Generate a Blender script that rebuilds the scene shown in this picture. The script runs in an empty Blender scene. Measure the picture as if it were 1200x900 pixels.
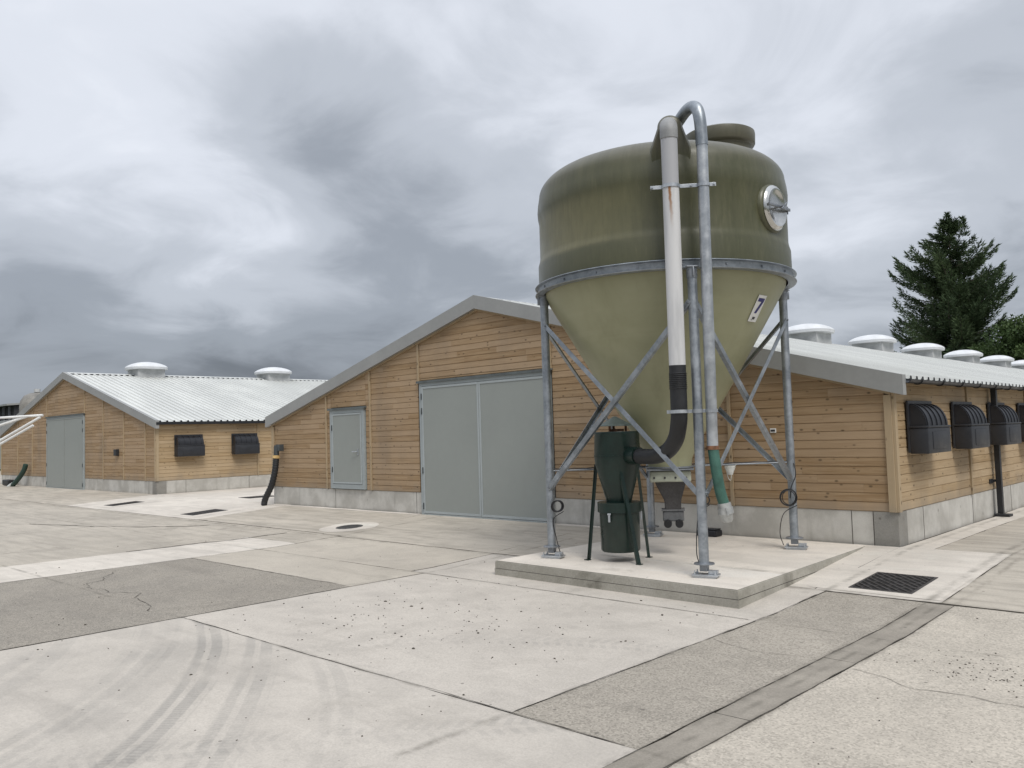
import bpy, bmesh, math, random
from mathutils import Vector, Matrix, noise
random.seed(7)
S = bpy.context.scene
COL = S.collection
PI = math.pi
V = Vector

# ------------------------------------------------------------------ helpers
def link(o):
    COL.objects.link(o); return o

def obj(name, bm, mats, parent=None, org=None, smooth=None, loc=None):
    """link bm as ONE mesh object; vertices are given in world space, org = the origin of its thing"""
    if parent is not None and org is None:
        org = parent.get('_org', (0, 0, 0))
    if org is not None:
        bmesh.ops.translate(bm, verts=bm.verts, vec=-V(org))
    me = bpy.data.meshes.new(name); 
    bm.to_mesh(me); bm.free()
    if not isinstance(mats, (list, tuple)): mats = [mats]
    for m in mats: me.materials.append(m)
    if smooth is not None:
        me.polygons.foreach_set('use_smooth', [True] * len(me.polygons))
        if smooth < 180:
            me.set_sharp_from_angle(angle=math.radians(smooth))
    o = bpy.data.objects.new(name, me); link(o)
    if parent is not None:
        o.parent = parent; o['_org'] = tuple(org)
    elif org is not None:
        o.location = org; o['_org'] = tuple(org)
    return o

def thing(name, label, cat, loc=(0, 0, 0), group=None):
    o = bpy.data.objects.new(name, None); link(o); o.location = loc
    o.empty_display_size = .2
    o['label'] = label; o['category'] = cat; o['_org'] = tuple(loc)
    if group: o['group'] = group
    return o

def tag(o, label, cat, group=None):
    o['label'] = label; o['category'] = cat
    if group: o['group'] = group
    return o

def struct(o):
    o['kind'] = 'structure'; return o

def copy_tree(o, parent=None):
    c = o.copy(); COL.objects.link(c)
    if parent is not None: c.parent = parent
    for ch in list(o.children): copy_tree(ch, c)
    return c

def B(): return bmesh.new()

def box(bm, x0, x1, y0, y1, z0, z1, bev=0, mi=0):
    vs = [bm.verts.new(p) for p in [(x0,y0,z0),(x1,y0,z0),(x1,y1,z0),(x0,y1,z0),(x0,y0,z1),(x1,y0,z1),(x1,y1,z1),(x0,y1,z1)]]
    fs = [bm.faces.new([vs[i] for i in f]) for f in [(0,3,2,1),(4,5,6,7),(0,1,5,4),(1,2,6,5),(2,3,7,6),(3,0,4,7)]]
    for f in fs: f.material_index = mi
    if bev:
        es = list({e for f in fs for e in f.edges})
        r = bmesh.ops.bevel(bm, geom=es, offset=bev, segments=2, affect='EDGES', profile=.5)
        for f in r['faces']: f.material_index = mi
    return vs

def obox(bm, c, ax, ay, az, hx, hy, hz, bev=0):
    """oriented box; ax, ay, az unit vectors, h* half sizes"""
    c = V(c); ax, ay, az = V(ax).normalized(), V(ay).normalized(), V(az).normalized()
    vs = []
    for sz in (-1, 1):
        for sx, sy in ((-1,-1),(1,-1),(1,1),(-1,1)):
            vs.append(bm.verts.new(c + ax*sx*hx + ay*sy*hy + az*sz*hz))
    fs = [bm.faces.new([vs[i] for i in f]) for f in [(0,3,2,1),(4,5,6,7),(0,1,5,4),(1,2,6,5),(2,3,7,6),(3,0,4,7)]]
    if bev:
        bmesh.ops.bevel(bm, geom=list({e for f in fs for e in f.edges}), offset=bev, segments=2, affect='EDGES', profile=.5)

def smooth_path(pts, n=8):
    """Catmull-Rom through the points"""
    P = [V(p) for p in pts]; P = [P[0]*2 - P[1]] + P + [P[-1]*2 - P[-2]]
    out = []
    for i in range(1, len(P) - 2):
        a, b, c, d = P[i-1:i+3]
        for k in range(n):
            t = k / n
            out.append(.5*((2*b) + (c-a)*t + (2*a-5*b+4*c-d)*t*t + (-a+3*b-3*c+d)*t**3))
    out.append(P[-2]); return out

def tube(bm, pts, r, seg=16, cap=True):
    pts = [V(p) for p in pts]; n = len(pts)
    rr = r if isinstance(r, (list, tuple)) else [r]*n
    t0 = (pts[1]-pts[0]).normalized()
    up = V((0,0,1)) if abs(t0.z) < .9 else V((1,0,0))
    nrm = t0.cross(up).normalized(); rings = []
    for i, p in enumerate(pts):
        t = (pts[min(i+1,n-1)] - pts[max(i-1,0)]).normalized()
        nrm = (nrm - t*nrm.dot(t)).normalized(); b = t.cross(nrm)
        rings.append([bm.verts.new(p + (nrm*math.cos(a) + b*math.sin(a))*rr[i]) for a in [2*PI*k/seg for k in range(seg)]])
    for i in range(n-1):
        for k in range(seg):
            bm.faces.new([rings[i][k], rings[i][(k+1)%seg], rings[i+1][(k+1)%seg], rings[i+1][k]])
    if cap:
        bm.faces.new(rings[0][::-1]); bm.faces.new(rings[-1])

def lathe(bm, prof, c=(0,0,0), seg=48, ex=1, ey=1, axis=None):
    """prof = [(r, h)], closed at r=0; axis: None = z, or (dir) for a turned lathe"""
    c = V(c)
    if axis is None: A, X, Y = V((0,0,1)), V((1,0,0)), V((0,1,0))
    else:
        A = V(axis).normalized(); X = A.cross(V((0,0,1)) if abs(A.z) < .9 else V((1,0,0))).normalized(); Y = A.cross(X)
    rings = []
    for r, h in prof:
        if r < 1e-6: rings.append([bm.verts.new(c + A*h)])
        else: rings.append([bm.verts.new(c + A*h + X*(r*ex*math.cos(2*PI*k/seg)) + Y*(r*ey*math.sin(2*PI*k/seg))) for k in range(seg)])
    for a, b in zip(rings[:-1], rings[1:]):
        for k in range(seg):
            k2 = (k+1) % seg
            if len(a) == 1 and len(b) == 1: break
            if len(a) == 1: bm.faces.new([a[0], b[k2], b[k]])
            elif len(b) == 1: bm.faces.new([a[k], a[k2], b[0]])
            else: bm.faces.new([a[k], a[k2], b[k2], b[k]])
    bmesh.ops.recalc_face_normals(bm, faces=bm.faces)

def prism(bm, poly, ext):
    """poly: list of 3D points (planar), ext: vector"""
    a = [bm.verts.new(V(p)) for p in poly]; b = [bm.verts.new(V(p)+V(ext)) for p in poly]
    bm.faces.new(a); bm.faces.new(b[::-1]); n = len(a)
    for i in range(n): bm.faces.new([a[i], b[i], b[(i+1)%n], a[(i+1)%n]])
    bmesh.ops.recalc_face_normals(bm, faces=bm.faces)

# ------------------------------------------------------------------ materials
class NT:
    def __init__(s, name, rough=.6, metal=0, spec=.5):
        s.m = bpy.data.materials.new(name); s.m.use_nodes = True; s.t = s.m.node_tree
        s.b = s.t.nodes['Principled BSDF']; s.b.inputs['Roughness'].default_value = rough
        s.b.inputs['Metallic'].default_value = metal; s.b.inputs['Specular IOR Level'].default_value = spec
    def n(s, ty, **kw):
        nd = s.t.nodes.new(ty)
        for k, v in kw.items():
            if k.startswith('i_'):
                key = k[2:]; inp = nd.inputs[int(key)] if key.isdigit() else nd.inputs[key.replace('_', ' ')]
                if hasattr(v, 'links') or isinstance(v, bpy.types.NodeSocket): s.t.links.new(v, inp)
                else: inp.default_value = v
            else: setattr(nd, k, v)
        return nd
    def math(s, op, a, b=0.0, c=0.0, clamp=False):
        return s.n('ShaderNodeMath', operation=op, use_clamp=clamp, i_0=a, i_1=b, i_2=c).outputs[0]
    def mix(s, f, a, b, bt='MIX'):
        nd = s.n('ShaderNodeMix', data_type='RGBA', blend_type=bt)
        for i, v in ((0, f), (6, a), (7, b)):
            if isinstance(v, bpy.types.NodeSocket): s.t.links.new(v, nd.inputs[i])
            else: nd.inputs[i].default_value = v if i == 0 else (*v, 1) if len(v) == 3 else v
        return nd.outputs[2]
    def co(s, kind='Object', scale=(1,1,1), loc=(0,0,0)):
        tc = s.n('ShaderNodeTexCoord'); mp = s.n('ShaderNodeMapping')
        s.t.links.new(tc.outputs[kind], mp.inputs[0]); mp.inputs['Scale'].default_value = scale; mp.inputs['Location'].default_value = loc
        return mp.outputs[0]
    def noise(s, vec, scale, detail=4, rough=.55, dist=0):
        return s.n('ShaderNodeTexNoise', i_Vector=vec, i_Scale=scale, i_Detail=detail, i_Roughness=rough, i_Distortion=dist).outputs['Fac']
    def ramp(s, fac, lo, hi, a=0.0, b=1.0):
        return s.n('ShaderNodeMapRange', i_0=fac, i_1=lo, i_2=hi, i_3=a, i_4=b, interpolation_type='SMOOTHSTEP').outputs[0]
    def color(s, c):
        if isinstance(c, bpy.types.NodeSocket): s.t.links.new(c, s.b.inputs['Base Color'])
        else: s.b.inputs['Base Color'].default_value = (*c, 1)
    def bump(s, h, strength=.3, dist=.01):
        nd = s.n('ShaderNodeBump', i_Height=h, i_Strength=strength, i_Distance=dist); s.t.links.new(nd.outputs[0], s.b.inputs['Normal'])
    def rough(s, v): s.t.links.new(v, s.b.inputs['Roughness'])

def simple(name, c, rough=.6, metal=0, var=.12, scale=4, bump=0, spec=.5, dirt=None):
    t = NT(name, rough, metal, spec); co = t.co()
    n1 = t.noise(co, scale, 5); n2 = t.noise(co, scale*9, 3)
    f = t.math('ADD', t.math('MULTIPLY', n1, .7), t.math('MULTIPLY', n2, .3))
    d = tuple(x*(1-var*1.6) for x in c); l = tuple(min(1, x*(1+var*1.2)) for x in c)
    col = t.mix(t.ramp(f, .3, .7), d, l)
    if dirt: col = t.mix(t.ramp(t.noise(t.co(scale=(1,1,.35)), scale*.8, 6), .5, .75, 0, dirt[1]), col, dirt[0])
    t.color(col); t.rough(t.ramp(n1, .2, .8, max(0,rough-.08), min(1,rough+.1)))
    if bump: t.bump(n2, bump, .004)
    return t.m

def wood_mat(name, base, dark, light):
    t = NT(name, .72, 0, .3)
    tc = t.n('ShaderNodeTexCoord'); at = t.n('ShaderNodeAttribute', attribute_name='rnd')
    sep = t.n('ShaderNodeSeparateXYZ', i_0=tc.outputs['UV'])
    vec = t.n('ShaderNodeCombineXYZ', i_0=sep.outputs[0], i_1=sep.outputs[1], i_2=t.math('MULTIPLY', at.outputs['Fac'], 37.0)).outputs[0]
    st = t.n('ShaderNodeVectorMath', operation='MULTIPLY', i_0=vec); st.inputs[1].default_value = (1.2, 26, 1)
    g1 = t.noise(st.outputs[0], 1.0, 5, .6, .6)
    st2 = t.n('ShaderNodeVectorMath', operation='MULTIPLY', i_0=vec); st2.inputs[1].default_value = (4, 190, 1)
    g2 = t.noise(st2.outputs[0], 1.0, 3, .6, .3)
    c = t.mix(t.ramp(g1, .3, .72), dark, light)
    c = t.mix(t.ramp(g2, .3, .7, 0, .35), c, dark)
    c = t.mix(t.math('MULTIPLY', at.outputs['Fac'], .75), c, base)
    # plank to plank tone
    hs = t.n('ShaderNodeHueSaturation', i_Color=c, i_Value=t.ramp(at.outputs['Fac'], 0, 1, .93, 1.04), i_Saturation=t.ramp(at.outputs['Fac'], 0, 1, 1.05, .93)).outputs[0]
    # nail lines every 0.6 m, and splash dirt on the lowest boards
    wc = t.n('ShaderNodeSeparateXYZ', i_0=t.co())
    spl = t.ramp(t.math('ADD', wc.outputs[2], t.math('MULTIPLY', t.noise(t.co(scale=(1,1,.4)), 3, 5), .55)), .72, .98, .38, 0)
    hs = t.mix(spl, hs, (.235,.205,.165))
    # knots
    kv = t.n('ShaderNodeVectorMath', operation='MULTIPLY', i_0=vec); kv.inputs[1].default_value = (5.2, 9.5, 3.1)
    vo = t.n('ShaderNodeTexVoronoi', i_Vector=kv.outputs[0], i_Scale=1.0, i_Randomness=1.0)
    gate = t.math('GREATER_THAN', t.n('ShaderNodeSeparateColor', i_0=vo.outputs['Color']).outputs[0], .30)
    kn = t.math('MULTIPLY', t.ramp(vo.outputs['Distance'], .06, .22, 1, 0), gate)
    c2 = t.mix(t.math('MULTIPLY', kn, .8), hs, tuple(x*.28 for x in dark))
    # weathering stains, in wall space
    w = t.noise(t.co(scale=(.5,.5,.22)), 1.6, 5, .6)
    c3 = t.mix(t.ramp(w, .45, .75, 0, .45), c2, (.185, .15, .115))
    t.color(c3); t.bump(g2, .25, .003)
    return t.m

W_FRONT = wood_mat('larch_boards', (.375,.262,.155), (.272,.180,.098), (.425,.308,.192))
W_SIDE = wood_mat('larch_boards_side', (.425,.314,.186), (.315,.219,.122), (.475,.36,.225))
W_TRIM = wood_mat('larch_trim', (.385,.29,.175), (.31,.225,.13), (.43,.335,.21))

def conc(name, a, b, stain=(.22,.2,.17), rough=.85, speck=.35, mott=.5, broom=0, tracks=(), agg=60, bump=.35, stamt=.45, joints=False):
    t = NT(name, rough, 0, .25); co = t.co()
    big = t.noise(co, .35, 6, .62, .4); mid = t.noise(co, 2.3, 6, .6); fine = t.noise(co, agg, 4, .7)
    c = t.mix(t.ramp(t.math('ADD', t.math('MULTIPLY', big, .5), t.math('MULTIPLY', mid, .5)), .36, .64), a, b)
    c = t.mix(t.ramp(mid, .52, .75, 0, mott*.5), c, tuple(x*.72 for x in a))
    c = t.mix(t.ramp(t.noise(co, .9, 8, .68, 1.2), .52, .7, 0, stamt), c, stain)
    if broom:
        bv = t.noise(t.co(scale=(.45, 3.4, 1)), 1.6, 5, .6, .3)
        c = t.mix(t.ramp(bv, .42, .66, 0, broom), c, tuple(x*.55 for x in a))
    wash = t.noise(t.co(scale=(.16,.55,1), loc=(3.3,1.7,0)), 2.0, 7, .6, .9)
    c = t.mix(t.ramp(wash, .50, .66, 0, .30), c, tuple(x*.66 for x in a)); c = t.mix(t.ramp(wash, .30, .44, .35, 0), c, tuple(min(.72, x*1.16) for x in b))
    spots = t.noise(co, 9, 6, .72, .6); c = t.mix(t.ramp(spots, .56, .72, 0, .32), c, tuple(x*.55 for x in a))
    # aggregate
    vo = t.n('ShaderNodeTexVoronoi', i_Vector=co, i_Scale=agg*1.6)
    sp = t.n('ShaderNodeSeparateColor', i_0=vo.outputs['Color'])
    c = t.mix(t.math('MULTIPLY', t.math('GREATER_THAN', sp.outputs[0], .72), speck), c, tuple(x*.45 for x in a))
    c = t.mix(t.math('MULTIPLY', t.math('GREATER_THAN', sp.outputs[1], .8), speck*.7), c, tuple(min(.75, x*1.35) for x in b))
    c = t.mix(t.ramp(fine, .35, .7, 0, .25), c, tuple(x*.6 for x in a))
    # little pits and grit
    pit = t.n('ShaderNodeTexVoronoi', i_Vector=co, i_Scale=5.5); ps = t.n('ShaderNodeSeparateColor', i_0=pit.outputs['Color'])
    c = t.mix(t.math('MULTIPLY', t.math('MULTIPLY', t.math('LESS_THAN', pit.outputs['Distance'], t.math('MULTIPLY', ps.outputs[1], .10)), t.math('GREATER_THAN', ps.outputs[0], .55)), .6), c, (.10,.09,.08))
    xyz = t.n('ShaderNodeSeparateXYZ', i_0=t.n('ShaderNodeTexCoord').outputs['Object'])
    # dirt gathered along the joints of the yard
    jn = t.ramp(t.noise(co, 3.1, 5, .7), .38, .66, .0, 1)
    for ax_, v_, w_ in ((0,-4.2,.07),(0,-3.12,.08),(0,-2.84,.06),(0,-9.33,.05),(1,4.26,.05),(1,7.8,.04),(1,9.46,.10),(0,-13.95,.08),(0,-2.98,.045)):
        dd = t.math('ABSOLUTE', t.math('SUBTRACT', xyz.outputs[ax_], v_))
        c = t.mix(t.math('MULTIPLY', t.ramp(dd, .0, w_, .55, 0), jn), c, (.115,.105,.085))
    for (cx, cy, R_, hw, ribs, amt, chunky) in tracks:
        dx = t.math('SUBTRACT', xyz.outputs[0], cx); dy = t.math('SUBTRACT', xyz.outputs[1], cy)
        rr = t.math('SQRT', t.math('ADD', t.math('MULTIPLY', dx, dx), t.math('MULTIPLY', dy, dy)))
        d = t.math('SUBTRACT', rr, R_)
        d = t.math('ADD', d, t.math('MULTIPLY', t.math('SUBTRACT', mid, .5), .05))
        mask = t.ramp(t.math('ABSOLUTE', d), hw*.8, hw*1.1, 1, 0)
        rib = t.ramp(t.math('SINE', t.math('MULTIPLY', d, PI*ribs/hw)), -.75, -.2, .25, 1)
        m = t.math('MULTIPLY', mask, rib)
        ang = t.math('ARCTAN2', dy, dx)
        lug = t.math('SINE', t.math('ADD', t.math('MULTIPLY', ang, R_*2*PI/(.11 if chunky else .05)), t.math('MULTIPLY', t.math('ABSOLUTE', d), 22.0)))
        m = t.math('MULTIPLY', m, t.ramp(lug, -.6 if not chunky else -.1, .3, .72 if not chunky else .15, 1))
        m = t.math('MULTIPLY', m, t.ramp(t.noise(co, 1.1, 4), .34, .62, .25, 1))
        c = t.mix(t.math('MULTIPLY', m, amt), c, (.19,.185,.175))
    t.color(c)
    t.bump(t.math('ADD', t.math('MULTIPLY', fine, .6), t.math('MULTIPLY', sp.outputs[0], .5)), bump, .004)
    t.rough(t.ramp(mid, .3, .7, rough-.08, min(1, rough+.08)))
    return t.m

TR = [(-12.13,-4.34,9.28,.15,2,.5,False), (-16,-10.39,16.91,.16,2,.34,False), (-12.29,-3.24,7.84,.24,3,.28,False),
      (-12.9,-3.9,9.0,.26,2,.16,False), (-9.94,-3.41,8.41,.15,2,.2,False), (7.7,-6.72,15.97,.2,2,.24,True), (-12.29,-3.24,6.9,.3,2,.18,False)]
C_LIGHT = conc('concrete_light', (0.448,0.413,0.366), (0.553,0.510,0.451), tracks=TR, speck=.10, stamt=.22, mott=.35)
C_LIGHT2 = conc('concrete_light_grit', (0.455,0.419,0.371), (0.559,0.515,0.456), speck=.16, stamt=.25, mott=.4, tracks=[(7.7,-6.72,15.97,.2,2,.3,True), (-3.34,2.36,4.12,.18,2,.22,True)])
C_DARK = conc('concrete_dark', (0.264,0.240,0.204), (0.343,0.312,0.265), speck=.55, stamt=.4)
C_ROUGH = conc('concrete_exposed', (0.321,0.292,0.248), (0.413,0.375,0.319), speck=.45, stamt=.3, agg=48, bump=.8)
C_PALE = conc('concrete_rough_pale', (0.427,0.388,0.330), (0.537,0.488,0.415), speck=.38, stamt=.22, agg=45, bump=.8)
C_BEIGE = conc('concrete_beige', (0.427,0.388,0.330), (0.510,0.464,0.394), speck=.15, stamt=.35)
C_OLD = conc('concrete_old', (0.398,0.362,0.308), (0.503,0.457,0.388), speck=.15, stamt=.5, broom=.3)
C_APRON = conc('concrete_apron', (0.422,0.384,0.326), (0.526,0.478,0.406), speck=.08, stamt=.3, broom=.45)
C_NEW = conc('concrete_new', (0.553,0.510,0.451), (0.681,0.628,0.556), speck=.05, stamt=.16, mott=.3, broom=.18)
C_PAD = conc('concrete_pad_top', (0.613,0.565,0.500), (0.727,0.670,0.593), speck=.04, stamt=.28, mott=.25)
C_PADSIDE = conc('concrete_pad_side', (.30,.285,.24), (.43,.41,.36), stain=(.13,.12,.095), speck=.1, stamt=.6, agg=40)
C_GUT = conc('concrete_gutter', (0.261,0.237,0.201), (0.361,0.328,0.279), speck=.12, stamt=.6)
DIRT = simple('joint_dirt', (.06,.052,.042), .95, 0, .3, 20)
DIRT2 = simple('weed_dirt', (.085,.07,.045), .95, 0, .4, 30)

def plinth_mat():
    t = NT('plinth_concrete', .8, 0, .25); co = t.co()
    mid = t.noise(co, 1.7, 7, .62); fine = t.noise(co, 70, 4, .7)
    c = t.mix(t.ramp(mid, .35, .68), (.41,.395,.36), (.56,.545,.505))
    st = t.noise(t.co(scale=(3.2,3.2,.4)), 1.0, 5, .6)
    c = t.mix(t.ramp(st, .55, .72, 0, .4), c, (.23,.22,.195))
    vo = t.n('ShaderNodeTexVoronoi', i_Vector=co, i_Scale=1.5); ps = t.n('ShaderNodeSeparateColor', i_0=vo.outputs['Color'])
    c = t.mix(t.math('MULTIPLY', t.ramp(vo.outputs['Distance'], .02, .07, 1, 0), .6), c, (.14,.13,.11))
    sx = t.n('ShaderNodeSeparateXYZ', i_0=co)
    ed = t.ramp(t.math('ADD', sx.outputs[2], t.math('MULTIPLY', mid, .12)), .05, .15, .35, 0)
    c = t.mix(ed, c, (.25,.22,.18))
    c = t.mix(t.ramp(fine, .4, .7, 0, .15), c, (.2,.19,.17))
    t.color(c); t.bump(fine, .3, .004); return t.m
C_PLINTH = plinth_mat()
C_PLINTH_DK = conc('plinth_corner', (.24,.232,.21), (.31,.30,.275), speck=.1, stamt=.5)

def galv_mat(name, a, b, rough=.42, metal=.75, scale=14):
    t = NT(name, rough, metal, .5); co = t.co()
    vo = t.n('ShaderNodeTexVoronoi', i_Vector=co, i_Scale=scale*2.5); sp = t.n('ShaderNodeSeparateColor', i_0=vo.outputs['Color'])
    n = t.noise(co, scale*.35, 6, .65)
    f = t.math('ADD', t.math('MULTIPLY', sp.outputs[0], .10), t.math('MULTIPLY', n, .9))
    t.color(t.mix(t.ramp(f, .32, .72), a, b)); t.rough(t.ramp(n, .3, .7, rough-.08, rough+.14)); return t.m
GALV = galv_mat('galvanised_steel', (.25,.275,.30), (.41,.44,.47))
GALV_L = galv_mat('galvanised_bright', (.40,.425,.45), (.57,.595,.62), .38)
GALV_D = galv_mat('galvanised_dull', (.20,.215,.235), (.33,.35,.375), .5)
STAIN = galv_mat('stainless_steel', (.55,.55,.53), (.72,.72,.70), .22, .95, 5)
def roof_mat():
    t = NT('white_roof_sheet', .38, 0, .5); co = t.co()
    n = t.noise(t.co(scale=(.25,1,1)), .8, 5, .6); n2 = t.noise(t.co(scale=(.4,.5,1)), 1.2, 4)
    c = t.mix(t.ramp(n, .35, .7), (.555,.565,.545), (.645,.655,.63))
    c = t.mix(t.ramp(n2, .55, .75, 0, .12), c, (.48,.49,.47)); t.color(c); return t.m
ROOF = roof_mat()
VENTW = simple('white_grp_cowl', (.66,.675,.69), .35, 0, .06, 3)
VENTG = simple('grey_vent_base', (.44,.45,.45), .6, 0, .12, 3)
FLASH = simple('grey_flashing', (.29,.295,.288), .45, 0, .05, 1.2)
DOORG = simple('grey_door_sheet', (.275,.295,.278), .42, 0, .02, .8, dirt=((.215,.215,.195), .25))
DOORF = simple('blue_grey_door_frame', (.31,.345,.35), .42, 0, .06, 2)
DOORE = simple('pale_door_edge', (.36,.395,.40), .45, 0, .05, 2)
HEAD = simple('dark_head_flashing', (.10,.115,.115), .6, 0, .2, 4)
BLACKP = simple('black_plastic', (.013,.014,.018), .42, 0, .15, 6)
BLACKF = simple('black_plastic_face', (.022,.024,.029), .5, 0, .12, 6)
BLACK = simple('black_paint', (.012,.013,.015), .5, 0, .1, 6)
RUBBER = simple('black_rubber_hose', (.016,.017,.019), .55, 0, .2, 8)
DGREEN = simple('dark_green_paint', (.006,.021,.016), .32, 0, .2, 3, dirt=((.045,.05,.042), .35))
CAPG = simple('grey_green_cap', (.12,.15,.14), .5, 0, .2, 6)
GHOSE = simple('green_hose', (.045,.12,.093), .45, 0, .2, 9)
PVCG = simple('grey_pvc_elbow', (.27,.275,.275), .55, 0, .12, 5)
CLEAR = simple('cloudy_plastic', (.62,.63,.60), .25, 0, .15, 10)
YEL = simple('yellow_strap', (.55,.38,.16), .7, 0, .2, 8)
WHITE = simple('white_paint', (.72,.72,.70), .45, 0, .08, 6)
NAVY = simple('navy_print', (.02,.02,.14), .5, 0, .05, 6)
INK = simple('dark_print', (.03,.03,.035), .5, 0, .05, 6)
HINGE = simple('dark_hinge_steel', (.07,.08,.085), .5, .3, .15, 8)
GRATE = simple('cast_iron_grate', (.075,.07,.068), .6, .3, .3, 12)
PIT = simple('drain_pit', (.012,.011,.010), .95, 0, .2, 6)
MANH = simple('iron_cover', (.075,.075,.072), .7, .2, .3, 20, bump=.5)
DARKWALL = simple('shed_backing', (.08,.06,.045), .9, 0, .2, 3)
BOOT = simple('grp_boot', (.40,.42,.34), .5, 0, .12, 6)
BOOTD = simple('dark_hopper_plastic', (.055,.052,.052), .42, 0, .3, 5)
CASTAL = simple('cast_grey_block', (.17,.175,.18), .5, .4, .2, 8)
CABLE = simple('black_cable', (.02,.02,.022), .5, 0, .1, 8)
RUSTB = simple('rusty_band', (.19,.09,.045), .8, 0, .3, 20)

def white_pipe():
    t = NT('white_pvc_pipe', .4, 0, .5); co = t.co()
    n = t.noise(t.co(scale=(6,6,.6)), 1.2, 5, .6)
    c = t.mix(t.ramp(n, .4, .7), (.62,.62,.62), (.48,.485,.49))
    sx = t.n('ShaderNodeSeparateXYZ', i_0=co)
    up = t.ramp(sx.outputs[2], 4.6, 4.62)                       # the pipe is cleaner below its clamp, greyer above
    c = t.mix(up, c, (.40,.405,.42))
    rx = t.math('ADD', sx.outputs[0], t.math('MULTIPLY', t.math('SUBTRACT', t.noise(t.co(scale=(1,1,5)), 3, 4), .5), .03))
    run = t.math('MULTIPLY', t.ramp(t.math('ABSOLUTE', t.math('SUBTRACT', rx, 1.268)), .004, .022, 1, 0), t.math('MULTIPLY', t.ramp(sx.outputs[2], 4.05, 4.56, 0, .95), t.math('LESS_THAN', sx.outputs[2], 4.60)))
    c = t.mix(run, c, (.28,.12,.03)); t.color(c); return t.m
PVCW = white_pipe()

def tank_mats():
    t = NT('algae_stained_grp', .40, 0, .5); co = t.co()
    sx = t.n('ShaderNodeSeparateXYZ', i_0=co)
    at = t.math('ARCTAN2', sx.outputs[1], sx.outputs[0])
    cyl = t.n('ShaderNodeCombineXYZ', i_0=t.math('MULTIPLY', at, 1.7), i_1=t.math('MULTIPLY', sx.outputs[2], .22), i_2=0.0).outputs[0]
    st = t.noise(cyl, 3.2, 6, .62, .15); st2 = t.noise(cyl, 13, 4, .6, .1); blot = t.noise(co, 1.2, 6, .6, .3)
    base = t.mix(t.ramp(st, .36, .66), (.074,.075,.040), (.098,.097,.052))
    zn = t.math('ADD', sx.outputs[2], t.math('MULTIPLY', blot, .10))
    band = t.math('MULTIPLY', t.ramp(zn, 4.12, 4.16), t.ramp(t.math('ADD', sx.outputs[2], t.math('MULTIPLY', st, .25)), 4.78, 4.98, 1, 0))
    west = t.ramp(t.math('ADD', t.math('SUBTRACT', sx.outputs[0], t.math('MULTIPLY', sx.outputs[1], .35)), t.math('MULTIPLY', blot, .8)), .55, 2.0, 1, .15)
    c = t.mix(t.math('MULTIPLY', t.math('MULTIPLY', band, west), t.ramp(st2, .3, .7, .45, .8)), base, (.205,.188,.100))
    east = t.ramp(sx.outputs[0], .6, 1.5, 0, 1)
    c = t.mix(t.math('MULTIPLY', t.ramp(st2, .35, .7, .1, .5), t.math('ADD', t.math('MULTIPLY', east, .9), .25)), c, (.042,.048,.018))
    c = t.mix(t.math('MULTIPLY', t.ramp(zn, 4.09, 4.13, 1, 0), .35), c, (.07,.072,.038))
    c = t.mix(t.ramp(t.math('ADD', sx.outputs[2], t.math('MULTIPLY', blot, .35)), 5.2, 5.5, 0, .6), c, (.125,.115,.09))
    drip = t.noise(t.n('ShaderNodeCombineXYZ', i_0=t.math('MULTIPLY', at, 1.7), i_1=t.math('MULTIPLY', sx.outputs[2], .10), i_2=7.0).outputs[0], 22, 3, .6)
    c = t.mix(t.ramp(drip, .5, .68, 0, .2), c, (.05,.05,.028)); c = t.mix(t.ramp(drip, .30, .42, .2, 0), c, (.15,.14,.08))
    c = t.mix(t.ramp(t.math('ABSOLUTE', t.math('SUBTRACT', zn, 4.15)), .0, .03, .35, 0), c, (.06,.06,.035))
    t.color(c); t.bump(t.noise(co, 5, 5), .12, .02)
    t.rough(t.ramp(blot, .3, .7, .30, .45))
    u = NT('pale_green_grp', .42, 0, .45); co = u.co()
    sx = u.n('ShaderNodeSeparateXYZ', i_0=co)
    at = u.math('ARCTAN2', sx.outputs[1], sx.outputs[0])
    cyl = u.n('ShaderNodeCombineXYZ', i_0=at, i_1=u.math('MULTIPLY', sx.outputs[2], .35), i_2=0.0).outputs[0]
    st = u.noise(cyl, 4, 5, .6, .3); b2 = u.noise(co, 1.3, 5, .6, .4)
    rings = u.noise(u.n('ShaderNodeCombineXYZ', i_0=u.math('MULTIPLY', at, .4), i_1=u.math('MULTIPLY', sx.outputs[2], 8.0), i_2=3.0).outputs[0], 1, 4)
    c = u.mix(u.ramp(b2, .3, .7), (.29,.29,.175), (.345,.34,.215))
    c = u.mix(u.ramp(st, .5, .75, 0, .35), c, (.20,.205,.12))
    c = u.mix(u.ramp(rings, .5, .7, 0, .25), c, (.36,.345,.225))
    u.color(c); return t.m, u.m
TANK_UP, TANK_LO = tank_mats()

# ------------------------------------------------------------------ ground
def gz(y):
    P = [(-1e9,-.2),(8.2,-.2),(9.5,-.155),(12.27,0),(1e9,0)]
    for (a,za),(b,zb) in zip(P[:-1],P[1:]):
        if y <= b: return za + (zb-za)*max(0,min(1,(y-a)/(b-a)))
ZS = .006                                             # slabs sit this far above the ground sheet
gm = NT('ground_soil_and_grass', .95, 0, .2); co_ = gm.co()
sx_ = gm.n('ShaderNodeVectorMath', operation='LENGTH', i_0=co_)
gm.color(gm.mix(gm.ramp(sx_.outputs['Value'], 70, 90), gm.mix(gm.noise(co_, 12), (.045,.04,.032), (.08,.07,.055)), gm.mix(gm.noise(co_, .3, 6), (.045,.07,.025), (.10,.12,.05))))
bm = B(); ys = [-900,-50,8.2,9.5,12.27,60,1200]; xs = [-1200,-100,0,100,1000]
g = [[bm.verts.new((x,y,gz(y))) for x in xs] for y in ys]
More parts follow.
